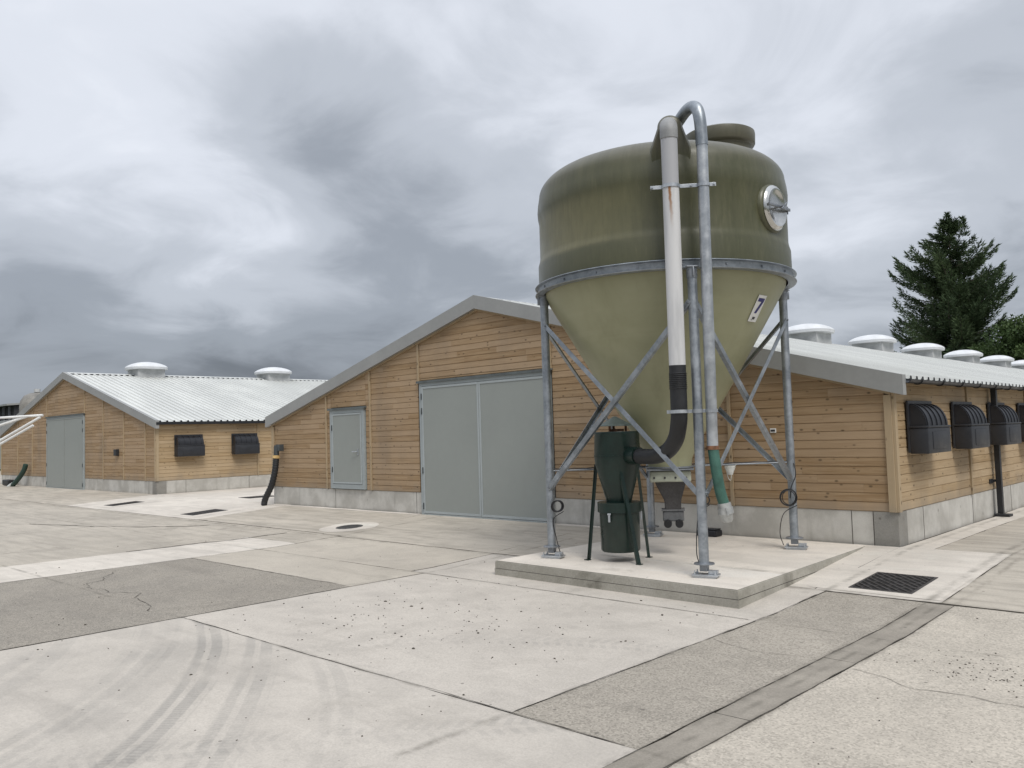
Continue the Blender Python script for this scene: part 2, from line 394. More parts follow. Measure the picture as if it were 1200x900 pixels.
for j in range(len(ys)-1):
    for i in range(len(xs)-1): bm.faces.new([g[j][i],g[j][i+1],g[j+1][i+1],g[j+1][i]])
struct(obj('ground', bm, gm.m))

YM = [C_LIGHT,C_LIGHT2,C_DARK,C_ROUGH,C_PALE,C_BEIGE,C_OLD,C_APRON,C_NEW,C_GUT]
bm = B(); rs = random.Random(3)
def jit(a, k): return (noise.noise(V((a*2.1, k*7.7, 0)))*.018 + noise.noise(V((a*11, k*3.3, 5)))*.009)
def slab(x0, x1, y0, y1, mi, z=ZS, gap=.003, wob=1.0, step=.3):
    """one sheet of concrete following the fall of the yard, with slightly broken edges"""
    x0 += gap; x1 -= gap; y0 += gap; y1 -= gap
    ny = max(1, min(60, int((y1-y0)/step))); nx = max(1, min(60, int((x1-x0)/step)))
    Y = sorted(set([y0 + (y1-y0)*j/ny for j in range(ny+1)] + [v for v in (8.2,9.5,12.27) if y0 < v < y1]))
    X = [x0 + (x1-x0)*i/nx for i in range(nx+1)]; k = rs.random()*50
    G = []
    for y in Y:
        row = []
        for x in X:
            xx, yy = x, y
            if x == X[0]: xx += jit(y, k)*wob
            if x == X[-1]: xx += jit(y, k+3)*wob
            if y == Y[0]: yy += jit(x, k+5)*wob
            if y == Y[-1]: yy += jit(x, k+8)*wob
            row.append(bm.verts.new((xx, yy, gz(yy)+z)))
        G.append(row)
    for j in range(len(Y)-1):
        for i in range(nx):
            f = bm.faces.new([G[j][i],G[j][i+1],G[j+1][i+1],G[j+1][i]]); f.material_index = mi
slab(-9.32,-3.12,-1.2,4.26, 0); slab(-9.32,-3.12,-8,-1.2, 0)
slab(-9.32,-4.2,4.26,7.8, 1); slab(-9.62,-4.2,7.8,9.5, 1)
slab(-4.2,-3.12,4.26,9.42, 3)
slab(-3.12,-2.84,-8,2.1, 9); slab(-3.12,-2.84,2.1,5.15, 9); slab(-3.12,-2.84,5.15,6.9, 9); slab(-3.12,-2.84,6.9,9.42, 9)
slab(-2.84,9,-8,9.42, 4); slab(9,30,-8,9.42, 4)
slab(-13.95,-9.34,-8,6.54, 2)
slab(-13.95,-9.34,6.54,7.8, 5); slab(-13.95,-9.64,7.8,9.5, 5)
slab(-15.8,-13.96,-8,8.6, 8, wob=1.4); slab(-15.8,-13.96,8.6,9.6, 6)
for a, b in ((-21.5,-15.8),(-28,-21.5),(-36,-28),(-46,-36),(-75,-46)):
    slab(a,b,-8,3.5, 6, step=.6); slab(a,b,3.5,9.6, 6, step=.4)
for a, b in ((-14.6,-9.7),(-9.7,-5.0)): slab(a,b,9.52,12.26, 7)
slab(-5.0,-4.36,9.46,12.26, 8, gap=0)
slab(-20.2,-14.6,9.62,12.26, 7)
for a, b in ((-24.7,-20.2),(-29.3,-24.7)): slab(a,b,9.62,12.3, 8)
for a, b in ((-35,-29.3),(-41,-35),(-48,-41),(-75,-48)): slab(a,b,9.62,12.56, 7, step=.5)
slab(-29.23,-21.1,12.3,18, 8); slab(-29.23,-21.1,18,70, 7)
slab(-75,-47.3,12.6,40, 6, step=1)
slab(-4.36,-2.98,9.46,12.3, 8, gap=.004); slab(-2.98,2.2,9.46,14.6, 7); slab(2.2,12,9.46,14.6, 7)
slab(-4.34,-3.92,12.3,60, 8, wob=1.5, gap=.004); slab(-3.92,2.2,12.3+2.3,19, 7); slab(-3.92,-2.98,12.3,14.6, 7); slab(-3.92,2.2,19,24, 8); slab(-3.92,2.2,24,60, 7); slab(2.2,30,14.6,60, 7)
# pale mortar skirt at the foot of the gable walls and surrounds of drains
slab(-20.95,-14.7,12.1,12.25, 8, z=ZS+.004, wob=2.5); slab(-10.6,-8.4,12.1,12.25, 8, z=ZS+.004, wob=2.5)
slab(-4.45,-3.02,9.55,10.75, 8, z=ZS+.004, wob=1)
slab(-27.85,-26.5,9.9,11.4, 8, z=ZS+.004, wob=1); slab(-22.3,-20.7,9.8,11.2, 8, z=ZS+.004, wob=1)
cx, cy = -14.79, 10.36
vs = [bm.verts.new((cx+(.62+.03*math.sin(5*a)+.02*math.sin(9*a))*math.cos(a), cy+.62*math.sin(a), gz(cy+.62*math.sin(a))+ZS+.004)) for a in [2*PI*k/40 for k in range(40)]]
f = bm.faces.new(vs); f.material_index = 8; bmesh.ops.triangulate(bm, faces=[f])
struct(obj('concrete_yard', bm, YM))

# cracks and dirt lines in the slabs
bm = B()
def crack(pts, w, n=40, amp=.05, z=ZS+.005, seed=0):
    P = [V((p[0],p[1],0)) for p in pts]; out = []
    L = sum((b-a).length for a,b in zip(P[:-1],P[1:]))
    for a, b in zip(P[:-1], P[1:]):
        m = max(2, int(n*(b-a).length/L)); d = (b-a).normalized(); s = V((-d.y,d.x,0))
        for i in range(m):
            q = a + (b-a)*(i/m); out.append(q + s*(noise.noise(q*2.3+V((seed,0,0)))*amp + noise.noise(q*9+V((0,seed,0)))*amp*.35))
    pr = None
    for i, q in enumerate(out):
        d = (out[min(i+1,len(out)-1)] - out[max(i-1,0)]).normalized(); s = V((-d.y,d.x,0))
        ww = w*(.35+abs(noise.noise(q*4.1+V((seed,3,0))))*1.6)
        cur = [bm.verts.new((*(q+s*ww).xy, gz(q.y)+z)), bm.verts.new((*(q-s*ww).xy, gz(q.y)+z))]
        if pr: bm.faces.new([pr[0],pr[1],cur[1],cur[0]])
        pr = cur
crack([(-2.78,6.75),(-2.3,6.5),(-1.55,6.52),(-.4,6.3),(1.5,6.5)], .004, 70, .10, seed=1)
crack([(-4.15,6.9),(-3.7,6.75),(-3.15,6.85)], .004, 30, .08, seed=2)
crack([(-13.6,5.2),(-12.4,4.3),(-11.2,4.55),(-9.9,4.2)], .005, 60, .18, seed=4)
crack([(-9.32,4.27),(-7,4.25),(-5,4.27),(-3.15,4.26)], .0045, 90, .012, seed=6)
crack([(-4.2,4.3),(-4.2,6),(-4.21,9.3)], .0045, 80, .012, seed=7)
crack([(-3.12,4.0),(-3.12,6),(-3.12,9.2)], .0045, 90, .012, seed=8)
crack([(-2.84,4.0),(-2.84,6),(-2.84,9.2)], .006, 90, .012, seed=9)
crack([(-4.3,9.45),(-3,9.42),(0,9.43)], .0045, 90, .02, seed=10)
crack([(-9.6,7.8),(-7,7.8),(-4.2,7.8)], .005, 60, .012, seed=11)
crack([(-20.3,9.61),(-17,9.6),(-14.6,9.6)], .012, 60, .03, seed=12)
crack([(-15.8,6.2),(-15.82,7.6),(-15.5,9.4)], .03, 40, .05, seed=13)
crack([(-24,7.0),(-21.6,7.7),(-19.5,8.6),(-18.6,9.3)], .03, 50, .12, seed=14)
crack([(-13.95,6.54),(-12,6.55),(-9.6,6.54)], .006, 60, .03, seed=15)
c = obj('pavement_cracks', bm, DIRT); struct(c)

# grit and droppings: nobody could count them
bm = B(); rp = random.Random(11)
def pebble(x, y, r):
    z = gz(y)+ZS+r*.35
    k = bmesh.ops.create_icosphere(bm, subdivisions=1, radius=r)
    sc = Matrix.Diagonal((rp.uniform(.7,1.5), rp.uniform(.6,1.1), rp.uniform(.4,.8), 1)); rt = Matrix.Rotation(rp.random()*6.28, 4, 'Z')
    bmesh.ops.transform(bm, matrix=Matrix.Translation((x,y,z)) @ rt @ sc, verts=k['verts'])
for i in range(330):
    if i < 130: x, y = rp.gauss(-6.9,1.0), rp.gauss(5.9,.75)
    elif i < 200: x, y = rp.uniform(-9.2,-4.3), rp.uniform(4.3,8.0)
    elif i < 250: x, y = rp.uniform(-12,-4), rp.uniform(2,4.5)
    elif i < 300: x, y = rp.uniform(-2.7,.5), rp.uniform(4.4,9)
    else: x, y = rp.uniform(-17,-9), rp.uniform(4,9)
    if -8.5 < x < -4.5 and y > 8: continue
    pebble(x, y, rp.choice((.005,.006,.007,.008,.011)) if i % 37 else .016)
for i in range(220):
    x, y = rp.gauss(-1.6,.45), rp.gauss(7.3,.28); pebble(x, y, rp.uniform(.004,.009))
o = obj('loose_grit', bm, simple('dark_grit', (.085,.075,.06), .9, 0, .3, 30)); o['kind'] = 'stuff'

# concrete pad under the silo
def padpoly(z, e=0): return [(-8.37-e,8.27-e,z),(-4.62+e,8.21-e,z),(-4.785+e,12.24,z),(-8.30-e,12.24,z)]
bm = B()
def padlayer(z0, z1, e, chip):
    lo = [bm.verts.new(p) for p in padpoly(z0, e)]; hi = [bm.verts.new(p) for p in padpoly(z1, e-chip)]
    bmesh.ops.contextual_create(bm, geom=[]) if False else None
    t = bm.faces.new(hi); t.material_index = 1 if z1 > -.01 else 0
    for i in range(4): bm.faces.new([lo[i],lo[(i+1)%4],hi[(i+1)%4],hi[i]])
padlayer(-.35,-.105, .006, 0); padlayer(-.101,0.004, 0, .0)
bmesh.ops.recalc_face_normals(bm, faces=bm.faces)
es = [e for e in bm.edges if all(abs(v.co.z-.004) < 1e-4 for v in e.verts)]
r = bmesh.ops.bevel(bm, geom=es, offset=.012, segments=2, affect='EDGES')
pad = struct(obj('concrete_pad', bm, [C_PADSIDE, C_PAD]))
bm = B()   # dark line between the two lifts of formwork
pp = padpoly(-.103, -.004)
for a, b_ in ((0,1),(1,2),(3,0)):
    A, Bv = V(pp[a]), V(pp[b_]); d = (Bv-A); obox(bm, (A+Bv)/2, d, d.cross(V((0,0,1))), (0,0,1), d.length/2, .006, .0045)
struct(obj('pad_formwork_joint', bm, DIRT))

# ------------------------------------------------------------------ timber cladding
def clip(poly, a, b, c):   # keep a*x+b*z<=c
    out = []
    for i in range(len(poly)):
        p, q = poly[i], poly[(i+1)%len(poly)]
        dp, dq = a*p[0]+b*p[1]-c, a*q[0]+b*q[1]-c
        if dp <= 0: out.append(p)
        if dp*dq < 0: t = dp/(dp-dq); out.append((p[0]+(q[0]-p[0])*t, p[1]+(q[1]-p[1])*t))
    return out

def cladding(bm, bays, halfplanes, place, seed, pitch=.128, z0=.485):
    """bays: (u0,u1,zlo,zhi). place(u,z,d)->world point, d = distance out of the wall"""
    rnd = random.Random(seed); uvl = bm.loops.layers.uv.verify(); cl = bm.loops.layers.float_color.new('rnd') if 'rnd' not in bm.loops.layers.float_color else bm.loops.layers.float_color['rnd']
    for (u0,u1,zl,zh) in bays:
        off = rnd.random()*3
        k = 0
        while True:
            a = z0 + k*pitch; b_ = a + pitch; k += 1
            if a >= zh: break
            if b_ <= zl: continue
            lo, hi = max(a, zl), min(b_, zh)
            cuts = [u0]
            L = u1-u0
            if L > 1.3:
                x = u0 + rnd.uniform(.4, 2.4)
                while x < u1-.3: cuts.append(x); x += rnd.uniform(1.1, 3.4)
            cuts.append(u1)
            for c0, c1 in zip(cuts[:-1], cuts[1:]):
                poly = [(c0+.0008,lo),(c1-.0008,lo),(c1-.0008,hi),(c0+.0008,hi)]
                for h in halfplanes:
                    poly = clip(poly, *h)
                    if len(poly) < 3: break
                if len(poly) < 3: continue
                zs = [p[1] for p in poly]
                if max(zs)-min(zs) < .006: continue
                r_ = rnd.random(); ou, ov = rnd.random()*40, rnd.random()*40
                zc = (lo+hi)/2
                g_ = .013
                inner = []
                for (u, z) in poly:
                    zi = min(max(z, lo+g_), hi-g_*.35) if hi-lo > .03 else z
                    inner.append((u, zi))
                th = .020 + rnd.uniform(-.0015,.0015)
                vo_ = [bm.verts.new(place(u, z, .0)) for u, z in poly]
                vm = [bm.verts.new(place(u, z, .011)) for u, z in poly]
                vi = [bm.verts.new(place(u, z, th + (.003 if z < zc else 0))) for u, z in inner]
                n = len(poly); fs = []
                for A, Bq in ((vo_, vm), (vm, vi)):
                    for i in range(n):
                        fs.append((bm.faces.new([A[i],A[(i+1)%n],Bq[(i+1)%n],Bq[i]]), ))
                ft = bm.faces.new(vi)
                pos = {}
                for vv, pl in ((vo_,poly),(vm,poly),(vi,inner)):
                    for q, (u,z) in zip(vv,pl): pos[q] = (u+ou, z+ov)
                for f in [x[0] for x in fs]+[ft]:
                    for lp in f.loops:
                        lp[uvl].uv = pos[lp.vert]; lp[cl] = (r_,r_,r_,1)

def trim(bm, c, ax, ay, az, hx, hy, hz, rnd_=None):
    """timber batten with the attributes the wood material reads; ax is the grain"""
    uvl = bm.loops.layers.uv.verify(); cl = bm.loops.layers.float_color['rnd'] if 'rnd' in bm.loops.layers.float_color else bm.loops.layers.float_color.new('rnd')
    n0 = len(bm.faces); obox(bm, c, ax, ay, az, hx, hy, hz, bev=.003); bm.faces.ensure_lookup_table()
    A, Y_, Z_ = V(ax).normalized(), V(ay).normalized(), V(az).normalized(); c = V(c); k = random.random() if rnd_ is None else rnd_; o1 = random.random()*30
    for f in bm.faces[n0:]:
        for lp in f.loops:
            d = lp.vert.co - c; lp[uvl].uv = (d.dot(A)+o1, d.dot(Y_)+d.dot(Z_)+o1); lp[cl] = (k,k,k,1)

# ------------------------------------------------------------------ pieces repeated on the sheds
def make_fan(org):
    """wall air inlet hood, local: wall plane x=0, width along y 0..1.04, z 1.30..2.05"""
    t = bpy.data.objects.new('fan_hood', None); link(t); t['_org'] = (0,0,0)
    b = B(); box(b, 0,.035, 0,1.04, 1.30,2.055, .006); obj('backplate', b, BLACKF, t, (0,0,0))
    b = B()
    y0, y1 = .03, .97
    prof = [(.03,1.68)] + [(.03+.235*math.cos(a), 1.68+.315*math.sin(a)) for a in [PI/2*k/12 for k in range(13)]]
    prism(b, [(x,y0,z) for x,z in prof], (0,y1-y0,0))
    for k in range(5):                                 # moulded ribs over the curved top
        yc = y0+.06+(y1-y0-.12)*k/4
        pr = [(.03+.235*math.cos(a)*s_, 1.68+.315*math.sin(a)*s_) for s_ in (1.0,1.055) for a in ([PI/2*j/12 for j in range(13)] if s_ == 1.0 else [PI/2*j/12 for j in range(12,-1,-1)])]
        prism(b, [(x,yc-.028,z) for x,z in pr], (0,.056,0))
    h = obj('hood_top', b, BLACKP, t, (0,0,0), smooth=35)
    b = B(); box(b, .03,.29, .0,1.0, 1.285,1.655, .018); box(b, .03,.30, -.010,1.010, 1.655,1.685, .008)
    box(b, .29,.298, .18,.80, 1.34,1.60, .006)
    obj('hood_box', b, BLACKF, t, (0,0,0), smooth=35)
    return t

def make_vent(org):
    """ridge ventilator; local origin on the ridge"""
    t = bpy.data.objects.new('ridge_ventilator', None); link(t); t['_org'] = (0,0,0)
    b = B(); box(b, -.60,.60,-.60,.60,-.32,.33, .02)
    obj('vent_base', b, VENTG, t, (0,0,0))
    b = B()
    # shallow dome on a rounded square plan with a turned-down lip
    N = 48; rings = []
    def sq(a, R_, p): 
        c_, s_ = math.cos(a), math.sin(a); k = (abs(c_)**p+abs(s_)**p)**(-1/p); return R_*k*c_, R_*k*s_
    for R_, z, p in ((.78,.21,3),(.825,.215,3),(.84,.31,3),(.805,.36,2.9),(.72,.42,2.8),(.59,.48,2.6),(.42,.53,2.4),(.24,.56,2),(.09,.568,2)):
        rings.append([b.verts.new((*sq(2*PI*k/N, R_, p), z)) for k in range(N)])
    for A, Bq in zip(rings[:-1], rings[1:]):
        for k in range(N): b.faces.new([A[k],A[(k+1)%N],Bq[(k+1)%N],Bq[k]])
    b.faces.new(rings[-1]); b.faces.new(rings[0][::-1])
    obj('vent_cowl', b, VENTW, t, (0,0,0), smooth=40)
    return t
FAN0 = make_fan(None); VENT0 = make_vent(None); used = {'fan': False, 'vent': False}
def put(src, key, parent, loc):
    o = src if not used[key] else copy_tree(src)
    used[key] = True; o.parent = parent; o.location = V(loc) - V(parent['_org']); return o

# ------------------------------------------------------------------ sheds
def shed(label, XL, XR, YF, LEN, zr, slope, bays, battens, doors, fans, vents, hb=.485, gutter='gutter', side_battens=(), corner_dark=False, flip=False):
    XM = (XL+XR)/2; T = thing('timber_shed', label, 'shed', (XM, YF, 0), group='timber clad sheds with white roofs')
    roofz = lambda x: zr - slope*abs(x-XM)
    under = .27                                        # wall top below the roof surface
    # plinth
    b = B()
    box(b, XL+.015, XR-.015, YF+.012, YF+.30, -.30, hb-.002, .004)
    box(b, XR-.30, XR-.012, YF+.302, YF+LEN, -.30, hb-.002, .004); box(b, XL+.012, XL+.30, YF+.302, YF+LEN, -.30, hb-.002, .004)
    pl = obj('concrete_plinth', b, C_PLINTH, T)
    # panel joints and a darker corner block as their own pieces
    for x in (XR-.66, XR-.35, XL+3.0, XL+6.2): b = B(); box(b, x-.004, x+.004, YF+.008, YF+.0115, 0, hb-.004); obj('plinth_joint', b, DIRT, pl)
    for k in range(6): y = YF+1.05+k*2.45; b = B(); box(b, XR-.0115, XR-.008, y-.004, y+.004, 0, hb-.004); obj('plinth_joint', b, DIRT, pl)
    b = B(); box(b, XR-.34, XR-.004 if corner_dark else XR-.04, YF+.004, YF+.0105, 0, hb-.004)
    if corner_dark: box(b, XR-.0105, XR-.003, YF+.0107, YF+.35, 0, hb-.004)
    obj('plinth_corner_block', b, C_PLINTH_DK, pl)
    # backing wall
    b = B(); zt = roofz(XR)-under-.02
    prism(b, [(XL+.03,YF+.03,hb),(XR-.03,YF+.03,hb),(XR-.03,YF+.03,zt),(XM,YF+.03,zr-under-.03),(XL+.03,YF+.03,zt)], (0,.15,0))
    wall = obj('gable_wall', b, DARKWALL, T)
    b = B(); top = zr-under
    hp = [(slope,1,top+slope*XM),(-slope,1,top-slope*XM)]
    cladding(b, bays, hp, lambda u,z,d: (u, YF+.022-d, z), seed=int(abs(XM)*10), z0=hb)
    obj('larch_cladding', b, W_FRONT, wall)
    for (x, zl, zh) in battens:
        b = B(); zh = min(zh, roofz(x)-under-.02); trim(b, (x, YF-.012, (zl+zh)/2), (0,0,1), (1,0,0), (0,1,0), (zh-zl)/2, .028, .016, .75)
        obj('wall_batten', b, W_TRIM, wall)
    # raking trim batten under the barge boards
    for s in (-1, 1):
        b = B(); x0, x1 = XM, XM+s*(XR-XM)
        a = V((x0,YF-.018,zr-under-.012)); c = V((x1,YF-.018,roofz(x1)-under-.012)); d = c-a
        trim(b, (a+c)/2, d, V((0,1,0)), d.cross(V((0,1,0))), d.length/2-.002, .022, .028, .8); obj('raking_batten', b, W_TRIM, wall)
    # side walls
    for s, X in ((1,XR),(-1,XL)):
        zt = roofz(X)-.10
        b = B(); box(b, *( (X-.18,X-.03) if s>0 else (X+.03,X+.18)), YF+.19, YF+LEN, hb, zt)
        sw = obj('side_wall', b, DARKWALL, T)
        b = B()
        sb = [y for y in side_battens]
        edges = [YF+.07] + [YF+y for y in sb] + [YF+(LEN if s>0 else 8)]
        cladding(b, [(e0,e1,hb,zt-.02) for e0,e1 in zip(edges[:-1],edges[1:])], [], (lambda u,z,d: (X-.022+d,u,z)) if s>0 else (lambda u,z,d: (X+.022-d,u,z)), seed=int(abs(X)*13)+s, z0=hb)
        obj('larch_cladding', b, W_SIDE, sw)
        for y in sb:
            b = B(); trim(b, (X+s*.012, YF+y, (hb+zt)/2), (0,0,1), (0,1,0), (1,0,0), (zt-hb)/2, .026, .016, .5); obj('wall_batten', b, W_TRIM, sw)
        b = B(); zc = roofz(X)-under-.04
        trim(b, (X-s*.055, YF-.016, (hb+zc)/2), (0,0,1), (1,0,0), (0,1,0), (zc-hb)/2, .052, .020, .9)
        trim(b, (X+s*.018, YF+.028, (hb+zt-.02)/2), (0,0,1), (0,1,0), (1,0,0), (zt-.02-hb)/2, .045, .020, .95)
        obj('corner_post', b, W_TRIM, wall)
    # box profile roof sheets, ribs running from ridge to eave
    ov = .17; EX = (XR-XM)+ov; rp_, rh = .25, .048
    b = B()
    y = YF-.10; prof = [(y, 0)]
    y += .12
    while y < YF+LEN:
        prof += [(y,0),(y+.012,rh),(y+.072,rh),(y+.084,0)]; y += rp_
    prof.append((YF+LEN,0))
    for s in (-1, 1):
        pa = None
        for (yy, h) in prof:
            cur = [b.verts.new((XM+s*.001, yy, zr-.045+h)), b.verts.new((XM+s*EX, yy, zr-.045-slope*EX+h))]
            if pa: b.faces.new([pa[0],cur[0],cur[1],pa[1]] if s > 0 else [pa[0],pa[1],cur[1],cur[0]])
            pa = cur
    rf = obj('roof', b, ROOF, T)
    b = B()                                            # underside slab and black closures at rib ends
    for s in (-1, 1):
        a = V((XM, YF-.08, zr-.052)); e = V((XM+s*(EX-.02), YF-.08, zr-.052-slope*(EX-.02)))
        prism(b, [a, e, e-V((0,0,.045)), a-V((0,0,.045))], (0,LEN+.06,0))
    obj('roof_lining', b, simple('roof_lining_'+str(int(abs(XM))), (.16,.165,.17), .7), rf)
    for s in (-1, 1):                                  # toothed foam fillers, one strip at each eave and under each side of the ridge cap
        x = XM+s*(EX-.012); z = zr-.045-slope*(EX-.012)
        zz = zr-.045-slope*.24; y = YF+.02; teeth, ridge = [], []
        while y < YF+min(LEN,45):
            teeth += [(y,.001),(y+.013,rh-.002),(y+.071,rh-.002),(y+.084,.001)]
            ridge += [(y,rh),(y+.001,rh+.002),(y+.076,rh+.002),(y+.077,.003),(y+rp_-.002,.003)] if False else [(y+.0005,rh+.003),(y+.0845,rh+.003),(y+.086,.002),(y+rp_-.001,.002)]
            y += rp_
        b = B(); poly = [(x, yy, z+h) for yy, h in teeth] + [(x, teeth[-1][0], z-.012), (x, teeth[0][0], z-.012)]
        prism(b, poly, (s*.014,0,-.004)); obj('rib_closure', b, BLACK, rf)
        b = B(); poly = [(XM+s*.222, yy, zz+h+.003) for yy, h in ridge] + [(XM+s*.222, ridge[-1][0], zz+rh+.006), (XM+s*.222, ridge[0][0], zz+rh+.006)]
        prism(b, poly, (s*.018,0,-.005)); obj('ridge_filler', b, BLACK, rf)
    b = B()
    for s in (-1, 1):
        a = V((XM, YF-.09, zr+.004)); e = V((XM+s*.235, YF-.09, zr-slope*.235-.007))
        prism(b, [a, e, e+V((0,0,-.006)), a+V((0,0,-.006))], (0,LEN+.08,0))
    obj('ridge_cap', b, ROOF, rf)
    # barge flashings, two faces each
    b = B()
    for s in (-1, 1):
        x1 = XM+s*(EX+.02); n = V((0,0,1)); z1 = zr - slope*(EX+.02)
        a0, a1 = V((XM+s*.0008,YF-.115,zr+.012)), V((x1,YF-.115,z1+.012))
        dz = V((0,0,-.285))
        prism(b, [a0, a1, a1+dz, a0+dz], (0,.012,0))            # face
        prism(b, [a0+V((0,.0125,0)), a1+V((0,.0125,0)), a1+V((0,.0125,-.010)), a0+V((0,.0125,-.010))], (0,.12,0))   # top return
        prism(b, [a0+dz+V((0,.0125,0)), a1+dz+V((0,.0125,0)), a1+dz+V((0,.0125,.008)), a0+dz+V((0,.0125,.008))], (0,.07,0))
        prism(b, [a1+V((s*.001,.0005,0)), a1+V((s*.001,.13,0)), a1+dz+V((s*.001,.13,0)), a1+dz+V((s*.001,.0005,0))], (s*.008,0,0))
    bg = obj('barge_board', b, FLASH, T)
    # eaves: gutter on brackets or a plain black eave flashing
    for s in (-1, 1):
        X = XM+s*(EX+.045); z = zr-.045-slope*EX-.015
        b = B()
        if gutter == 'gutter':
            pr = [(X+.062*math.cos(a), z-.055*math.sin(a)) for a in [PI*k/12 for k in range(13)]]
            inner = [(X+.055*math.cos(a), z-.048*math.sin(a)) for a in [PI*k/12 for k in range(12,-1,-1)]]
            pr2 = [(x-X, z_) for x, z_ in pr+inner]
            prism(b, [(X+px, YF+.0, pz) for px,pz in pr2], (0,LEN,0))
            g_ = obj('gutter', b, BLACKP, T, smooth=40)
            y = YF+.45
            while s > 0 and y < YF+14:
                b = B()
                pts = [(X-s*.10, y, z-.035)] + [(X-s*.072*math.cos(a)*1.0, y, z-.064*math.sin(a)) for a in [PI*k/8 for k in range(0,9)]] + [(X+s*.05, y+.0, z+.015)]
                tube(b, pts, .0085, 6); y += .95
                obj('gutter_bracket', b, BLACK, g_)
        else:
            box(b, min(X-s*.075,X+s*.01), max(X-s*.075,X+s*.01), YF-.09, YF+LEN, z-.085, z+.004, .006)
            obj('eave_flashing', b, BLACK, T)
    # doors
    for d in doors: d(T, YF)
    for y in fans: put(FAN0, 'fan', T, (XR+.024, YF+y, 0))
    for y in vents: put(VENT0, 'vent', T, (XM, YF+y, zr))
    return T

def door_panel(T, x0, x1, z0, z1, YF, plain=False, name='door', hinge='L', frame=.07, handle=None, split=None, head=True, big=False):
    b = B(); y0 = YF-.052
    # outer frame
    box(b, x0, x0+frame, y0, YF+.03, z0, z1, .004); box(b, x1-frame, x1, y0, YF+.03, z0, z1, .004)
    box(b, x0+frame+.001, x1-frame-.001, y0, YF+.03, z1-frame, z1, .004)
    if not big: box(b, x0+frame+.001, x1-frame-.001, y0, YF+.03, z0, z0+frame*1.2, .004)
    fr = obj('door_frame', b, DOORF, T)
    if head:
        b = B(); box(b, x0-.06, x1+.06, y0-.03, YF+.0, z1+.004, z1+.040, .004); box(b, x0-.06,x1+.06, y0-.036,y0-.031, z1-.012,z1+.03); obj('head_flashing', b, HEAD, T)
    gap = .006; xs_ = [x0+frame+gap, x1-frame-gap]; zb = z0+(.035 if big else frame*1.2+gap); zt = z1-frame-gap
    leaves = [(xs_[0], xs_[1])] if split is None else [(xs_[0], split-.004), (split+.004, xs_[1])]
    if big:
        b = B(); box(b, x0+frame, x1-frame, YF-.06, YF+.02, z0-.01, z0+.028, .003); obj('threshold', b, DOORF, fr)
    for i, (a, c) in enumerate(leaves):
        b = B(); box(b, a, c, YF-.050, YF-.01, zb, zt, .003)
        lf = obj('door_leaf', b, DOORG, T)
        b = B(); e = .042 if not big else .05; yo = YF-.060
        box(b, a+.002, a+e, yo, YF-.0505, zb+.002, zt-.002, .002); box(b, c-e, c-.002, yo, YF-.0505, zb+.002, zt-.002, .002)
        box(b, a+e+.001, c-e-.001, yo, YF-.0505, zt-e, zt-.002, .002); box(b, a+e+.001, c-e-.001, yo, YF-.0505, zb+.002, zb+e, .002)
        obj('leaf_edge', b, DOORG if plain else DOORE, lf)
        hx = a-.004 if (i == 0 and hinge == 'L') else c+.004
        hz = [zb+.35, zt-.35] if not big else [zb+.16, zb+.95, zt-.55, zt-.22]
        for z in hz:
            b = B(); tube(b, [(hx,yo-.004,z-.07),(hx,yo-.004,z+.07)], .013, 10); box(b, hx-.02,hx+.02,yo-.003,yo+.001,z-.065,z+.065); obj('hinge', b, HINGE, lf)
        if handle is not None and i == 0:
            b = B(); hz_, hxx = handle; box(b, hxx-.02,hxx+.02,yo-.006,yo+.012,hz_-.09,hz_+.07,.004)
            tube(b, [(hxx,yo,hz_),(hxx,yo-.05,hz_),(hxx-.02,yo-.055,hz_),(hxx-.17,yo-.055,hz_)], .014, 10)
            obj('door_handle', b, GALV_L, lf)

YF = 12.27
def d_big(T, Y): door_panel(T, -14.66, -10.74, .0, 2.95, Y, split=-12.72, big=True, frame=.085)
def d_small(T, Y): door_panel(T, -18.22, -16.77, .50, 2.48, Y, handle=(1.42, -17.02), frame=.10)
XLm, XRm = -21.1, -4.36
XMm = (XLm+XRm)/2
top = 4.5
bays = [(XLm+.11,-18.46,.485,top),(-18.40,-18.235,.485,top),(-18.225,-16.755,2.53,top),(-16.75,-16.59,.485,top),(-16.53,-14.75,.485,top),(-14.69,-14.665,.485,3.0),
        (-14.69,-10.76,3.0,top),(-10.70,-6.95+.0,.485,top),(-6.89,XRm-.11,.485,top)]
batt = [(-18.43,.485,9),(-16.56,.485,9),(-14.72,2.99,9),(-10.73,2.99,9),(-6.92,.485,9)]
M = shed('largest timber shed, in the middle, with grey double doors and a small side door', XLm, XRm, YF, 62, 4.68, .2665, bays, batt, [d_big, d_small],
         [.46+2.06*k for k in range(14)], [4.1+5.9*k for k in range(9)], side_battens=[3.44+3.9*k for k in range(8)], corner_dark=True)
# centre a touch of small fittings on the middle shed
b = B(); box(b, -6.22,-6.12,YF-.014,YF-.002,1.64,1.71,.003); w = obj('wall_plate', b, WHITE, M)
b = B(); box(b, -6.205,-6.135,YF-.018,YF-.0145,1.66,1.69); obj('plate_socket', b, INK, w)
b = B(); box(b, -8.02,-7.84,YF-.09,YF-.002,1.33,1.52,.01); obj('junction_box', b, BLACKF, M)
